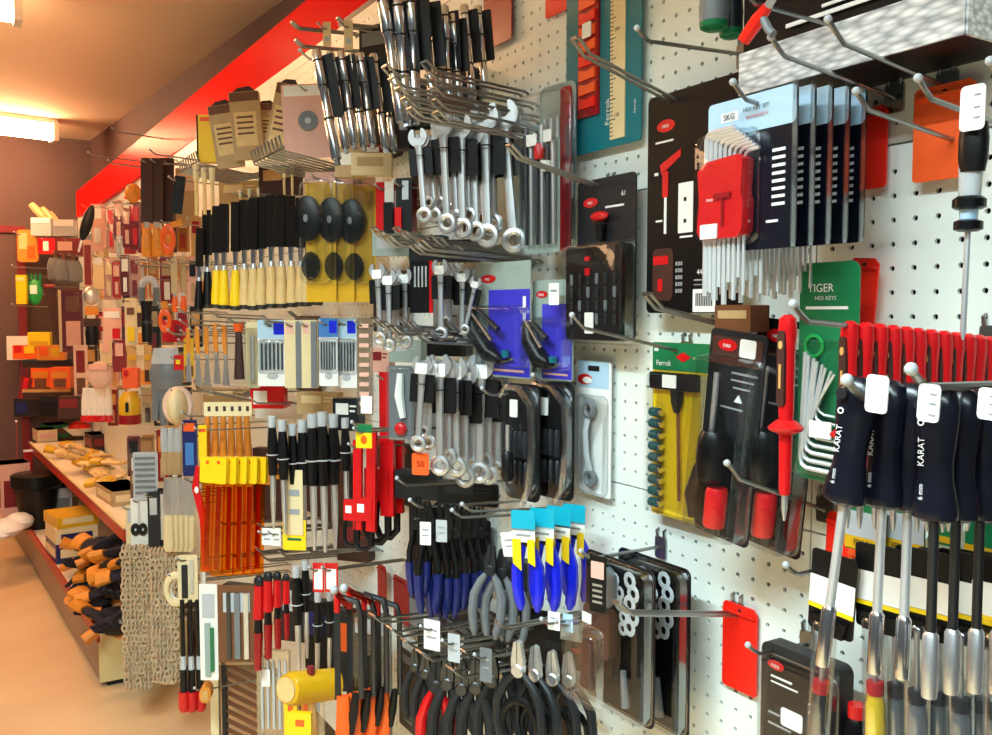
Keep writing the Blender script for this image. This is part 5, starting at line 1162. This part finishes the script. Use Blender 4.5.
# bucket
o = on(38, 527, ZB)
t = thing('bucket', 'black bucket on the deck near the far wall', 'bucket', (o.x, o.y, ZB))
part('body', MB().lathe([(.085, 0), (.09, .01), (.128, .30), (.128, .315), (.118, .315), (.088, .02)], 18), 'black', t)
part('rim', MB().lathe([(.128, .24), (.140, .25), (.140, .32), (.128, .325)], 18), 'black_gloss', t)
part('inside', MB().lathe([(.115, .30), (.11, .318)], 16), 'dark_void', t)
# boxes
gbox('navy and cream box, bottom of the small stack on the deck', 72, 556, ZB, .20, .26, .10, 'navy', 'cream')
gbox('navy and cream box, middle of the small stack on the deck', 72, 556, ZB + .10 * 0 + .0, .01, .01, .01, 'navy') if False else None
b0 = on(72, 556, ZB)
for k, (m, lm, lb) in enumerate((('cream', 'navy', 'cream box with navy label, middle of the small stack on the deck'), ('yellow_deep', 'cream', 'yellowish flat box on top of the small stack on the deck'))):
    t = thing('carton', lb, 'box', (b0.x, b0.y, ZB + .10 + .08 * k), (0, 0, .1 + .06 * k)); part('body', MB().box(0, 0, .04 - .012 * k, .2, .26, .08 - .024 * k), m, t, smooth=False); part('label', MB().box(0, -.131, .035, .15, .002, .03), lm, t, smooth=False)
gbox('grey clear bin behind the black bucket', 58, 521, ZB, .12, .22, .22, 'light_grey', 'grey', name='bin', cat='bin')
gbox('pale carton under the shelf beyond the box stack', 60, 512, ZB, .2, .3, .16, 'cream', 'kraft')
# white cloth in front of the bucket, red post, far cartons
o = on(6, 524, .30); t = thing('cloth', 'crumpled white cloth at the far end of the deck', 'cloth', (o.x, o.y, .229)); 
part('fold', MB().ball((0, 0, .05), .10, .14, .05, 12, 6), 'white', t); part('fold', MB().ball((.07, .05, .07), .08, .10, .05, 12, 6), 'white', t); part('fold', MB().ball((-.06, -.08, .03), .09, .08, .03, 12, 6), 'white', t)
t = gbox('pink framed display box at the far end', 14, 520, .24, .16, .2, .36, 'pink', 'maroon', name='display_box')
def post(lab, bx, Y, m):
    a, b = PY(bx[0], bx[1], Y), PY(bx[2], bx[3], Y); t = thing('price_post', lab, 'post', ((a.x + b.x) / 2, Y, b.z)); h = a.z - b.z
    part('pole', MB().box(0, 0, h / 2, abs(b.x - a.x), .02, h), m, t, smooth=False); part('cap', MB().box(0, 0, h + .006, abs(b.x - a.x) + .01, .03, .012), 'white', t, smooth=False)
post('thin red upright post at the shelf end', (16, 422, 20, 536), 6.95, 'red'); post('red cylinder beside the bucket under the shelf', (24, 452, 33, 478), 6.7, 'red_deep')

# gloves: heap on the deck, yellow ones on the shelf
def glove(cm, km):
    def f(t):
        part('palm', MB().ball((0, 0, 0), .048, .018, .055, 10, 6), cm, t)
        for k in range(4): part('finger', MB().tube([(-.032 + .021 * k, 0, .03), (-.036 + .024 * k, -.004, .075), (-.038 + .025 * k, .006, .115 - .012 * abs(k - 1.4))], [.011, .0105, .007], 7), cm, t)
        part('thumb', MB().tube([(.036, 0, -.02), (.062, -.006, .01), (.070, -.004, .045)], [.012, .011, .008], 7), cm, t)
        part('cuff', MB().tube([(0, 0, -.04), (0, 0, -.095)], [.042, .050], 10, flat=.5), km, t)
    return f
heap = []
fr = None
pos = [(88, 590, .24), (100, 604, .24), (112, 612, .24), (96, 574, .28), (108, 585, .32), (120, 596, .34), (86, 566, .30), (98, 556, .38), (110, 566, .42), (122, 572, .44), (92, 546, .42), (104, 545, .47), (116, 552, .50), (128, 560, .50), (84, 578, .25), (94, 614, .26), (106, 624, .26), (116, 630, .27)]
pos += [(78, 560, .28), (82, 548, .36), (90, 600, .24), (100, 592, .3)]
pos.sort()
HL = ['%s from the left' % q for q in ORD] + ['second from the right', 'rightmost']
for i, (x, y, z) in enumerate(pos):
    o = PZ(x, y, z + .03); rot = (random.uniform(.8, 2.0), random.uniform(-.6, .6), random.uniform(-1.5, 1.5))
    lab = 'black and orange work glove in the heap, %s' % (HL[i] if i else 'leftmost')
    if fr is None: fr = thing('work_glove', lab, 'glove', o, rot, 'heap of black and orange gloves'); glove('fabric_dark', 'amber')(fr)
    else: dup(fr, o, lab, rot=rot)
fr = None
for i, (x, y) in enumerate(sorted([(62, 452), (74, 458), (86, 464), (98, 470), (70, 446), (84, 450), (98, 456), (110, 462), (106, 480), (118, 488)])):
    o = PZ(x, y, .665 + .02 * (i % 3)); rot = (random.uniform(1.2, 1.9), random.uniform(-.3, .3), random.uniform(-1.5, 1.5)); lab = 'yellow leather work glove on the middle shelf, ' + nth(i, 10)
    if fr is None: fr = thing('work_glove', lab, 'glove', o, rot, 'yellow gloves on the shelf'); glove('wood_pale', 'yellow_deep')(fr)
    else: dup(fr, o, lab, rot=rot)
gbox('flat tan carton at the near end of the middle shelf', 120, 500, .625, .14, .3, .07, 'kraft', 'cream')
gbox('green box on the middle shelf', 55, 436, .625, .14, .22, .09, 'green', 'brown'); 
o = PZ(80, 440, .625); t = thing('bowl', 'red and white bowl on the middle shelf', 'bowl', (o.x, o.y, .66)); part('bowl', MB().lathe([(.05, 0), (.10, .05), (.105, .055), (.08, .04)], 16), 'white', t); part('content', MB().ball((0, 0, .05), .075, .075, .05, 12, 6), 'red_tag', t)
gbox('dark box between the bowl and yellow gloves', 100, 448, .625, .14, .2, .1, 'brown_dark', 'maroon'); gbox('cream box deep on the middle shelf', 45, 440, .625, .12, .2, .08, 'cream', 'pink')

# --- things hung above, from the far end to the near end
FL = 66
def hp(name, lab, cat, box, off, m, feats=(), r=.004, t=.006, roll=0.0, group=None, blister=False, phi=FL):
    p = Pack(name, lab, cat, box, off, phi, m, r, t, roll=roll, group=group)
    for f in feats: p.rect(*f[:5], f[5] if len(f) > 5 else 'panel', f[6] if len(f) > 6 else .004)
    if blister: p.blister(.02, .02, .98, .98, .02)
    if cat in ('tray', 'bin', 'bag') or name in ('dark_box', 'brown_pack') or 'white carton' in lab:
        c = p.root.location; inv = Matrix.Rotation(-p.root.rotation_euler.z, 3, 'Z')
        a = inv @ Vector((DW - c.x, 0, 0)); p.add('bracket', MB().tube([(0, 0, -p.h * .5), (a.x, a.y, -p.h * .5)], .006, 6), 'steel_dark')
    if cat not in ('box', 'tray', 'bin', 'bag', 'tin'): carry(p, lab)
    return p
def carry(p, lab, k=.0):
    c = p.root.location; lab = ' '.join(lab.split()[:11])
    hook_w('wire hook of the ' + lab, Vector((c.x - .03, c.y, c.z + p.h * .5 - .004)), DW - c.x + .03, .006, plate=False, r=.0024, up=.014)
def stickrow(name, cat, tmpl, spots, m1, m2, group, split=.5, r=.01, phi=FL):
    def f(t):
        part('upper', MB().lathe([(r * .8, -.1 * split), (r * .9, -.05 * split), (r * .7, 0)], 8), m1, t)
        part('lower', MB().lathe([(r * .7, -.1), (r, -.095), (r * .8, -.1 * split)], 8), m2, t)
    hang(name, cat, tmpl, f, .1, spots, phi, group)
stickrow('slat', 'slat', 'pale wooden stick sticking up at the far end, %s', [(31, 204, 52, 228, .20), (42, 208, 60, 230, .16), (50, 212, 62, 228, .12)], 'wood_pale', 'wood', 'pale sticks at the far end', r=.014)
hp('glove_pack', 'tan glove pack hanging at the far end', 'glove pack', (18, 230, 38, 262), .33, 'amber', ((.1, .1, .5, .6, 'wood_pale'), (.5, .5, .9, .9, 'orange')), r=.02, t=.03)
hp('tin', 'silver lidded tin, leftmost at the top of the far end', 'tin', (32, 218, 52, 236), .25, 'light_grey', ((.05, .0, .95, .3, 'white'),), t=.05); hp('tin', 'silver lidded tin beside the black oval knife', 'tin', (54, 220, 76, 236), .18, 'light_grey', ((.05, .0, .95, .4, 'white'),), t=.05)
hp('red_pack', 'red small pack under the silver tins', 'pack', (38, 238, 56, 254), .24, 'red', ((.3, .2, .6, .8, 'white'),)); hp('rose_pack', 'maroon pack right of the red small pack', 'pack', (55, 238, 84, 256), .16, 'maroon', ((.1, .2, .6, .7, 'pink'),))
hp('sponge', 'yellow sponge at the far end', 'sponge', (17, 275, 27, 304), .36, 'yellow', ((.1, .1, .9, .2, 'cream'),), t=.04); 
p = Pack('glove_pack', 'green rubber glove next to the yellow sponge', 'glove', (26, 273, 43, 308), .30, FL, None); p.add('palm', MB().ball((0, 0, -.01), p.w * .48, .02, p.h * .38), 'green_bright'); [p.add('finger', MB().tube([((k - 1.5) * p.w * .22, 0, p.h * .1), ((k - 1.5) * p.w * .25, 0, p.h * .48)], [.012, .008], 7), 'green') for k in range(4)]; p.rect(.3, .35, .7, .6, 'white', 'label', .02)
many_hooks('thin hook reaching to the far left end, %s there', [(12, 265, .42), (12, 304, .42), (14, 232, .36), (28, 292, .3)], plate=False, r=.004)
def cup(t):
    part('bowl', MB().lathe([(.012, -.1), (.034, -.085), (.036, -.03), (.026, 0)], 12), 'grey', t); part('stem', MB().lathe([(.008, -.01), (.008, .03)], 8), 'brown', t)
hang('metal_cup', 'cup', 'grey metal cup brush, %s of the cluster', cup, .13, [(56, 258, 57, 290, .24), (64, 260, 65, 291, .20), (73, 261, 74, 292, .15)], FL, 'grey cup brushes')
p = Pack('hand_saw', 'dark maroon hand saw pointing down at the far end', 'saw', (44, 288, 60, 345), .24, FL, None); p.add('blade', MB().prism([(p.x(0), p.z(0)), (p.x(.8), p.z(0)), (p.x(1), p.z(1)), (p.x(.8), p.z(1))], -.004, .004), 'brown_dark'); p.add('handle', MB().tube([(p.x(.1), 0, p.z(-.03)), (p.x(.7), 0, p.z(-.03))], .014, 8), 'maroon')
hp('rose_box', 'tall rose box with clear front left of the black tool', 'box', (59, 290, 83, 352), .17, 'maroon', ((.0, .0, .12, 1, 'cream'), (.3, .1, .9, .35, 'brown'), (.3, .5, .9, .9, 'pink')), blister=True)
hp('rose_box', 'narrow rose strip box beneath the black oval knife', 'box', (84, 240, 92, 290), .14, 'pink', ((.1, .1, .9, .9, 'maroon'),))
p = Pack('knife', 'black oval handled knife before the red fascia end', 'knife', (81, 204, 93, 242), .20, FL, None, roll=.3); p.add('handle', MB().ball((0, 0, 0), p.w * .5, .014, p.h * .5, 10, 6), 'black'); p.add('blade', MB().prism([(-.008, -p.h * .45), (.008, -p.h * .45), (.004, -p.h * .8), (-.004, -p.h * .8)], -.002, .002), 'satin')
hp('white_pack', 'tall pale pink pack under the red fascia end', 'pack', (92, 204, 103, 252), .13, 'pink', ((.1, .05, .9, .3, 'white'), (.2, .5, .8, .8, 'paper'))); hp('white_pack', 'cream pack below the tall pale pink one', 'pack', (93, 254, 104, 290), .13, 'cream', ((.1, .1, .9, .3, 'white'),)); hp('white_pack', 'thin brown edged pack right of the pale pink one', 'pack', (103, 205, 109, 248), .10, 'pink', ((.6, 0, 1, 1, 'brown'),))
p = Pack('metal_tool', 'black tool with round steel head, mid height', 'tool', (82, 286, 102, 345), .18, FL, None); p.add('head', MB().ball((0, -.01, p.h * .33), p.w * .4, .03, p.h * .16), 'satin'); p.add('neck', MB().box(0, 0, p.h * .08, p.w * .6, .03, p.h * .14), 'amber'); p.add('ring_stack', MB().box(0, 0, -p.h * .12, p.w * .8, .03, p.h * .14), 'brown_dark'); p.add('grip', MB().lathe([(p.w * .30, -p.h * .5), (p.w * .38, -p.h * .3), (p.w * .3, -p.h * .18)], 10), 'black')
REDS = [((107, 206, 116, 252), 'pink', 'red'), ((114, 200, 124, 240), 'maroon', 'pink'), ((117, 236, 124, 258), 'white', 'light_grey'), ((123, 208, 132, 248), 'red_deep', 'pink'), ((130, 202, 141, 250), 'red_deep', 'red'), ((105, 258, 114, 300), 'pink', 'cream'), ((113, 262, 121, 298), 'red', 'pink'), ((121, 255, 130, 296), 'maroon', 'white'), ((130, 256, 140, 300), 'pink', 'maroon')]
RL = ['pink and red slim pack beneath the fascia', 'maroon pack with pink label under the fascia', 'white tube hanging among red packs', 'deep red slim pack under the orange ball', 'deep red pack right beside the dark blades', 'pink pack in the second row of red packs', 'red slim pack in the second row', 'maroon and white pack in the second row', 'pink and maroon pack left of the grey arch']
for (bx, m, lm), lb in zip(REDS, RL): hp('slim_pack', lb, 'pack', bx, .16, m, ((.15, .1, .85, .4, lm), (.3, .55, .7, .9, lm)), t=.014, group='red and pink slim packs', blister=True)
p = Pack('ball', 'orange round cap before the red fascia', 'cap', (124, 183, 142, 203), .22, FL, None); p.add('dome', MB().ball((0, 0, 0), p.w * .48, .03, p.h * .5), 'amber'); p.add('brim', MB().lathe([(p.w * .5, -p.h * .3), (p.w * .52, -p.h * .2)], 12, sy=.6), 'orange')
def bigchisel(bm, hm):
    def f(t):
        L = .33
        part('blade', MB().prism(rrect(-.020, -L * .66, .020, 0, .003), -.004, .004), bm, t); part('ferrule', MB().lathe([(.010, -L * .72), (.012, -L * .65)], 9), 'satin', t)
        part('handle', MB().lathe([(.015, -L), (.019, -L * .97), (.017, -L * .8), (.012, -L * .71)], 10), hm, t)
    return f
hang('scraper', 'scraper', 'dark bladed scraper with orange handle, %s under the fascia', bigchisel('brown_dark', 'amber'), .33, [(147, 158, 145, 256, .24), (157, 158, 155, 256, .21), (168, 158, 166, 256, .17)], 55, 'dark bladed scrapers')
hp('spatula', 'black slanting blade right of the dark scrapers', 'blade', (173, 176, 184, 214), .17, 'black', ((.2, .1, .8, .3, 'charcoal'),), roll=.12); hp('tan_sheet', 'tan sheet behind the black slanting blade', 'sheet', (176, 168, 198, 225), .08, 'kraft', ((.1, .1, .9, .4, 'skin_card'),))
p = Pack('ring_handle', 'orange ring shaped handle beside the scrapers', 'handle', (160, 222, 176, 256), .20, FL, None); p.add('ring', MB().torus((0, 0, 0), p.w * .33, p.w * .16, 16, 8, sz=2.1), 'orange'); p.add('stem', MB().tube([(p.w * .2, 0, p.h * .4), (p.w * .9, 0, p.h * .5)], .010, 8), 'amber')
hang('brush', 'brush', 'orange handled brush, %s below the ring handle', bigchisel('kraft', 'orange'), .33, [(174, 258, 174, 312, .24), (182, 256, 183, 312, .21)], 50, 'orange handled brushes')
p = Pack('arch_tool', 'grey arched wire holder left of the orange brushes', 'holder', (140, 270, 158, 305), .2, FL, None); p.add('arch', MB().torus((0, 0, 0), p.w * .4, .012, 14, 7, sz=1.2, a0=0, a1=PI), 'light_grey'); [p.add('leg', MB().tube([(s_ * p.w * .4, 0, 0), (s_ * p.w * .4, 0, -p.h * .5)], .012, 8), 'grey') for s_ in (-1, 1)]
p = Pack('flashlight', 'black cylinder under the grey arch', 'flashlight', (140, 301, 154, 342), .22, FL, None); p.add('barrel', MB().lathe([(p.w * .38, -p.h * .5), (p.w * .4, -p.h * .1), (p.w * .34, p.h * .1), (p.w * .46, p.h * .5)], 14), 'black'); p.add('ring', MB().lathe([(p.w * .42, -p.h * .05), (p.w * .42, p.h * .02)], 14), 'steel_dark')
hp('clear_pack', 'yellow spotted strip left of the black cylinder', 'strip', (125, 298, 137, 346), .2, 'cream', ((.2, .2, .8, .35, 'brown'), (.2, .6, .8, .9, 'yellow'))); hp('rose_box', 'pink carton below the second row of red packs', 'box', (103, 308, 122, 342), .16, 'pink', ((.1, .1, .9, .3, 'white'), (.5, .6, .9, .9, 'red')))
p = Pack('ring_handle', 'orange oval handle above the red pack', 'handle', (158, 303, 172, 338), .22, FL, None); p.add('ring', MB().torus((0, 0, 0), p.w * .34, p.w * .15, 16, 8, sz=1.9), 'orange'); p.add('stem', MB().tube([(0, 0, p.h * .35), (0, 0, p.h * .55)], .010, 8), 'amber')
hp('red_pack', 'bright red pack behind the orange oval handle', 'pack', (163, 320, 188, 342), .16, 'red', ((.5, .2, .8, .8, 'maroon'),), t=.02)
hp('yellow_pack', 'yellow edged pack right of the lavender gloves', 'pack', (184, 338, 194, 378), .22, 'yellow_deep', ((.1, .7, .9, .95, 'brown'),)); hp('red_pack', 'red and yellow small pack above the cream hat', 'pack', (174, 355, 185, 370), .2, 'red', ((.2, .3, .6, .6, 'yellow'),))
p = Pack('pouch', 'rose rounded pouch left of the orange cube', 'pouch', (87, 361, 113, 390), .2, FL, None); p.add('bag', MB().ball((0, 0, 0), p.w * .5, .03, p.h * .5, 12, 7), 'skin_card'); p.add('flap', MB().box(0, -.02, p.h * .3, p.w * .7, .03, p.h * .2), 'pink')
hp('slim_pack', 'maroon tall pack between pouch and yellow jar', 'pack', (113, 340, 126, 372), .17, 'maroon', ((.2, .1, .8, .5, 'pink'),), group='red and pink slim packs'); hp('slim_pack', 'cream tall pack left of the maroon tall pack', 'pack', (100, 340, 112, 366), .15, 'cream', ((.2, .1, .8, .5, 'pink'),), group='red and pink slim packs')
hp('orange_cube', 'bright red orange cube hanging at mid height', 'box', (124, 368, 139, 388), .22, 'orange_tag', ((.1, .1, .4, .4, 'red'),), t=.05); hp('tape_pack', 'amber tape pack above the red orange cube', 'pack', (127, 345, 152, 370), .18, 'wood', ((.05, .4, .95, .6, 'yellow_deep'), (.4, .0, .7, 1, 'cream')))
p = Pack('jar', 'yellow and red jar below the red orange cube', 'jar', (118, 392, 142, 424), .22, FL, None); p.add('body', MB().lathe([(p.w * .42, -p.h * .5), (p.w * .46, -p.h * .4), (p.w * .46, p.h * .25), (p.w * .3, p.h * .5)], 14), 'yellow_deep'); p.add('band', MB().lathe([(p.w * .47, -p.h * .48), (p.w * .47, -p.h * .2)], 14), 'red_deep'); p.add('mark', MB().box(0, -p.w * .47, p.h * .05, .012, .004, p.h * .3), 'black')
stickrow('paint_brush', 'brush', 'white stick with red end, %s of the five', [(86 + 5.6 * k, 388, 84 + 6 * k, 422, .24 - .025 * k) for k in range(5)], 'paper', 'red', 'white sticks with red ends', .8, .013)
p = Pack('work_gloves', 'lavender grey gloves hanging at mid height', 'glove', (147, 348, 186, 425), .2, FL, None)
for k in range(4): p.add('finger', MB().tube([(p.x(.25 + .17 * k), 0, p.z(.45)), (p.x(.2 + .2 * k), 0, p.z(1.0 - .06 * abs(k - 1)))], [.018, .012], 8), 'grey')
p.add('palm', MB().ball((0, 0, p.z(.35)), p.w * .45, .03, p.h * .26, 12, 7), 'grey'); p.add('cuff', MB().tube([(0, 0, p.z(.2)), (0, 0, p.z(.0))], [.05, .042], 10, flat=.5), 'light_grey')
p = Pack('sun_hat', 'cream round sun hat beside the amber files', 'hat', (163, 384, 192, 428), .27, FL, None); p.add('crown', MB().ball((0, 0, 0), p.w * .36, .06, p.h * .40, 14, 8), 'cream'); p.add('brim', MB().torus((0, .01, 0), p.w * .42, .012, 18, 6, sz=1.25), 'skin_card')
# tray stack at the far end
hp('carton', 'white carton behind the orange packs at the far end', 'box', (7, 336, 32, 360), .28, 'paper', ((.3, .4, .6, .7, 'red'),), t=.012)
hp('orange_pack', 'orange and yellow bag lying in the far tray, left', 'bag', (14, 345, 38, 359), .34, 'orange', ((.5, .1, .9, .6, 'yellow'),), t=.05); hp('orange_pack', 'amber bag lying in the far tray, right', 'bag', (38, 345, 66, 360), .26, 'amber', ((.1, .1, .4, .7, 'orange'), (.5, .2, .8, .8, 'yellow_deep')), t=.05); hp('yellow_pack', 'bright yellow pack on top of the far tray', 'bag', (29, 332, 51, 347), .28, 'yellow', ((.1, .6, .9, .9, 'yellow_deep'),), t=.05)
hp('wire_tray', 'dark tray under the orange bags', 'tray', (28, 359, 78, 367), .24, 'brown_dark', ((.0, .0, 1, .3, 'steel_dark'),), t=.2); hp('wire_tray', 'lower dark tray under the amber bins', 'tray', (28, 388, 76, 398), .24, 'brown_dark', ((.0, .0, 1, .3, 'wood'),), t=.2)
hp('amber_bin', 'amber parts bin on the lower tray, left', 'bin', (33, 367, 52, 388), .27, 'orange', ((.1, .2, .9, .5, 'amber'), (.2, .55, .8, .95, 'brown')), t=.08); hp('amber_bin', 'amber parts bin on the lower tray, right', 'bin', (52, 367, 72, 388), .22, 'orange', ((.1, .2, .9, .5, 'amber'), (.2, .55, .8, .95, 'brown')), t=.08)
hp('pink_bottle', 'magenta bottle under the far tray', 'bottle', (20, 377, 32, 408), .34, 'maroon', ((.3, .0, .7, .9, 'red'),), t=.05, roll=.15); hp('dark_box', 'dark navy box beneath the magenta bottle', 'box', (16, 398, 42, 416), .32, 'fabric_dark', ((.1, .2, .5, .8, 'navy'),), t=.08); hp('dark_box', 'black box below the amber bins', 'box', (42, 396, 60, 414), .28, 'black', ((.1, .1, .9, .3, 'charcoal'),), t=.08)
hp('rose_box', 'dull pink box right of the amber bins', 'box', (74, 345, 88, 400), .16, 'skin_card', ((.2, .1, .8, .5, 'maroon'), (.2, .6, .8, .9, 'brown')))
hp('dark_box', 'brown box above the white sticks', 'box', (60, 396, 82, 418), .22, 'brown_dark', ((.1, .1, .9, .5, 'maroon'),), t=.08)
many_hooks('thin hook over the far goods, %s there', [(88, 152, .26), (108, 160, .25), (112, 128, .22), (150, 150, .24), (128, 186, .24), (136, 262, .24), (150, 260, .22), (168, 330, .24)], plate=False, r=.003)
# --- goods at the near end of the gondola: chain bundles, ring, scissors, clips
p = Pack('grey_clip_pack', 'grey wire clip pack above the chain bundles', 'pack', (133, 452, 158, 500), .27, FL, 'light_grey'); p.rects([(.1, .1 + .12 * k, .9, .15 + .12 * k) for k in range(7)], 'grey', 'wires', .006)
hp('cream_pack', 'cream pack right of the grey wire clips', 'pack', (126, 505, 138, 548), .3, 'cream', ((.2, .1, .8, .4, 'light_grey'),)); 
p = Pack('scissors', 'black scissors on white card at the gondola end', 'scissors', (131, 498, 148, 548), .29, FL, 'paper'); [p.add('bow', MB().torus((s_ * p.w * .22, -.008, -p.h * .12), p.w * .18, .006, 14, 6, sz=1.4), 'black') for s_ in (-1, 1)]; p.add('blade', MB().prism([(-.004, 0), (.004, 0), (.002, p.h * .42), (-.002, p.h * .42)], -.008, -.005), 'satin')
hp('dark_pack', 'dark slim pack right of the scissors', 'pack', (148, 492, 160, 548), .25, 'charcoal', ((.2, .1, .8, .4, 'light_grey'),)); hp('dark_pack', 'black slim pack with silver tool above the chains', 'pack', (158, 488, 168, 545), .22, 'black', ((.3, .1, .7, .9, 'satin'),))
hp('brown_pack', 'brown carton end on the middle shelf', 'box', (132, 470, 150, 500), .2, 'brown', ((.1, .1, .9, .4, 'kraft'),), t=.05)
stickrow('steel_rod', 'rod', 'pale steel rod, %s above the white ring', [(168 + 6 * k, 478, 168 + 5 * k, 552, .25 - .02 * k) for k in range(5)], 'satin', 'cream', 'pale steel rods', .5, .008)
stickrow('steel_rod', 'rod', 'tan rod, %s right of the grey clips', [(164 + 7 * k, 428, 165 + 6 * k, 475, .24 - .02 * k) for k in range(3)], 'light_grey', 'kraft', 'tan rods', .5, .010)
def bundle(lab, box, off):
    c, w, h, rz = box_at(*box, off, FL); t = thing('chain_bundle', lab, 'chain', c, (0, 0, rz), 'bundles of clear plastic chain')
    link = MB().torus((0, 0, 0), .0092, .0040, 9, 5, sz=1.3).mesh('link', 'chain'); n = max(8, int(h / .0185)); cols = 7
    for a in range(cols):
        for k in range(n): part('link', link, None, t, (-w / 2 + w * (a + .5) / cols, random.uniform(-.01, .01), h / 2 - (k + .5) * h / n), (0, random.uniform(-.2, .2), 0 if k % 2 else PI / 2 * .8))
bundle('clear plastic chain bundle at the gondola corner', (123, 546, 151, 688), .31); bundle('clear plastic chain bundle beside the white ring', (152, 548, 178, 682), .26)
p = Pack('hose_ring', 'white coiled ring hanging before the chain bundles', 'ring', (164, 556, 188, 622), .32, FL, None); p.add('coil', MB().torus((0, 0, 0), p.w * .4, .008, 22, 8, sz=1.5), 'cream'); p.add('coil', MB().torus((.004, .014, -.004), p.w * .4, .008, 22, 8, sz=1.5), 'paper')
def redend(t):
    L = .3
    part('shaft', MB().lathe([(.006, -L * .5), (.006, 0)], 8), 'black', t); part('neck', MB().lathe([(.008, -L * .62), (.007, -L * .5)], 8), 'light_grey', t); part('grip', MB().lathe([(.010, -L * .82), (.009, -L * .62)], 9), 'black', t); part('red_end', MB().lathe([(.010, -L), (.015, -L * .97), (.014, -L * .82)], 10), 'red', t)
hang('screwdriver', 'screwdriver', 'hanging screwdriver with red end, %s above the floor', redend, .3, [(182, 600, 182, 714, .34), (190, 600, 190, 714, .32), (197, 600, 199, 713, .30)], 45, 'red ended screwdrivers')
hp('tool_card', 'cream card with dark tool above the red ended screwdrivers', 'card', (178, 555, 198, 602), .3, 'cream', ((.2, .2, .5, .9, 'charcoal'), (.6, .1, .8, .8, 'satin'))); hp('tape_roll', 'small amber tape roll near the slatted rack', 'tape', (201, 684, 212, 700), .3, 'amber', ((.2, .2, .8, .8, 'wood'),), r=.02, t=.04)
hp('cream_pack', 'pale pack left of the cutter card', 'pack', (196, 570, 206, 640), .26, 'paper', ((.2, .2, .8, .5, 'light_grey'),))
# hooks that carry rows built above
many_hooks('wire hook carrying rods and bars, %s of these', [(300, 50, .28), (180, 320, .28), (176, 160, .29), (182, 412, .28), (352, 422, .22), (250, 398, .2)], plate=False)

# more small packs on the boards above the gondola, half hidden behind the front goods
PAL = ['maroon', 'pink', 'cream', 'brown_dark', 'red_deep', 'kraft', 'light_grey', 'amber', 'black', 'paper', 'wood']
WORD = {'maroon': 'maroon', 'pink': 'pink', 'cream': 'cream', 'brown_dark': 'dark brown', 'red_deep': 'deep red', 'kraft': 'tan', 'light_grey': 'light grey', 'amber': 'amber', 'black': 'black', 'paper': 'white', 'wood': 'ochre'}
rng = random.Random(21); combos = [(a, b) for a in PAL for b in PAL if a != b]; rng.shuffle(combos); ci = 0
ROWS = [(218, 'top', 84, 196, 38), (262, 'second', 88, 200, 40), (312, 'third', 86, 196, 40), (352, 'fourth', 84, 190, 34), (392, 'fifth', 108, 190, 34), (436, 'lowest', 128, 186, 44)]
for yy, rn, xa, xb, hh in ROWS:
    x = xa
    while x < xb:
        w_ = rng.uniform(8, 14); a, b = combos[ci]; ci += 1
        hp('hanging_pack', '%s pack with %s label, half hidden in the %s row' % (WORD[a], WORD[b], rn), 'pack', (x, yy - rng.uniform(0, 8), x + w_, yy + hh * rng.uniform(.8, 1.1)), rng.uniform(.05, .11), a, ((.15, .12, .85, .42, b), (.3, .55, .7, .92, rng.choice(PAL))), t=.02, group='small packs on the boards above the gondola', blister=rng.random() < .4)
        x += w_ + rng.uniform(0, 3)
# hooks for the goods in the middle that still need one
for o in list(COL.objects):
    if o.parent is None and o.get('label') and o.name.split('.')[0] in ('putty_knife', 'yellow_sheet', 'blue_pack', 'flower_card', 'bit_card', 'saw_blade_pack', 'file_sleeve', 'clear_strip', 'disc_pack', 'disc_card', 'red_box', 'bar_clamp', 'sponge', 'flashlight', 'ring_handle', 'brush', 'work_gloves', 'sun_hat', 'jar', 'pouch', 'arch_tool', 'chain_bundle', 'hose_ring', 'scissors', 'metal_tool', 'glove_pack', 'knife', 'hand_saw', 'brush_rod', 'scraper', 'hanging_tag', 'price_label', 'metal_cup'):
        zs = [c.matrix_local @ Vector(q) for c in o.children if c.type == 'MESH' for q in c.bound_box]
        top = max(q.z for q in zs) * o.scale[0]
        c = o.location; hook_w('thin hook of the ' + ' '.join(o['label'].split()[:11]), Vector((c.x - .02, c.y, c.z + top - .006)), DW - c.x + .02, .004, plate=False, r=.002, up=.012)
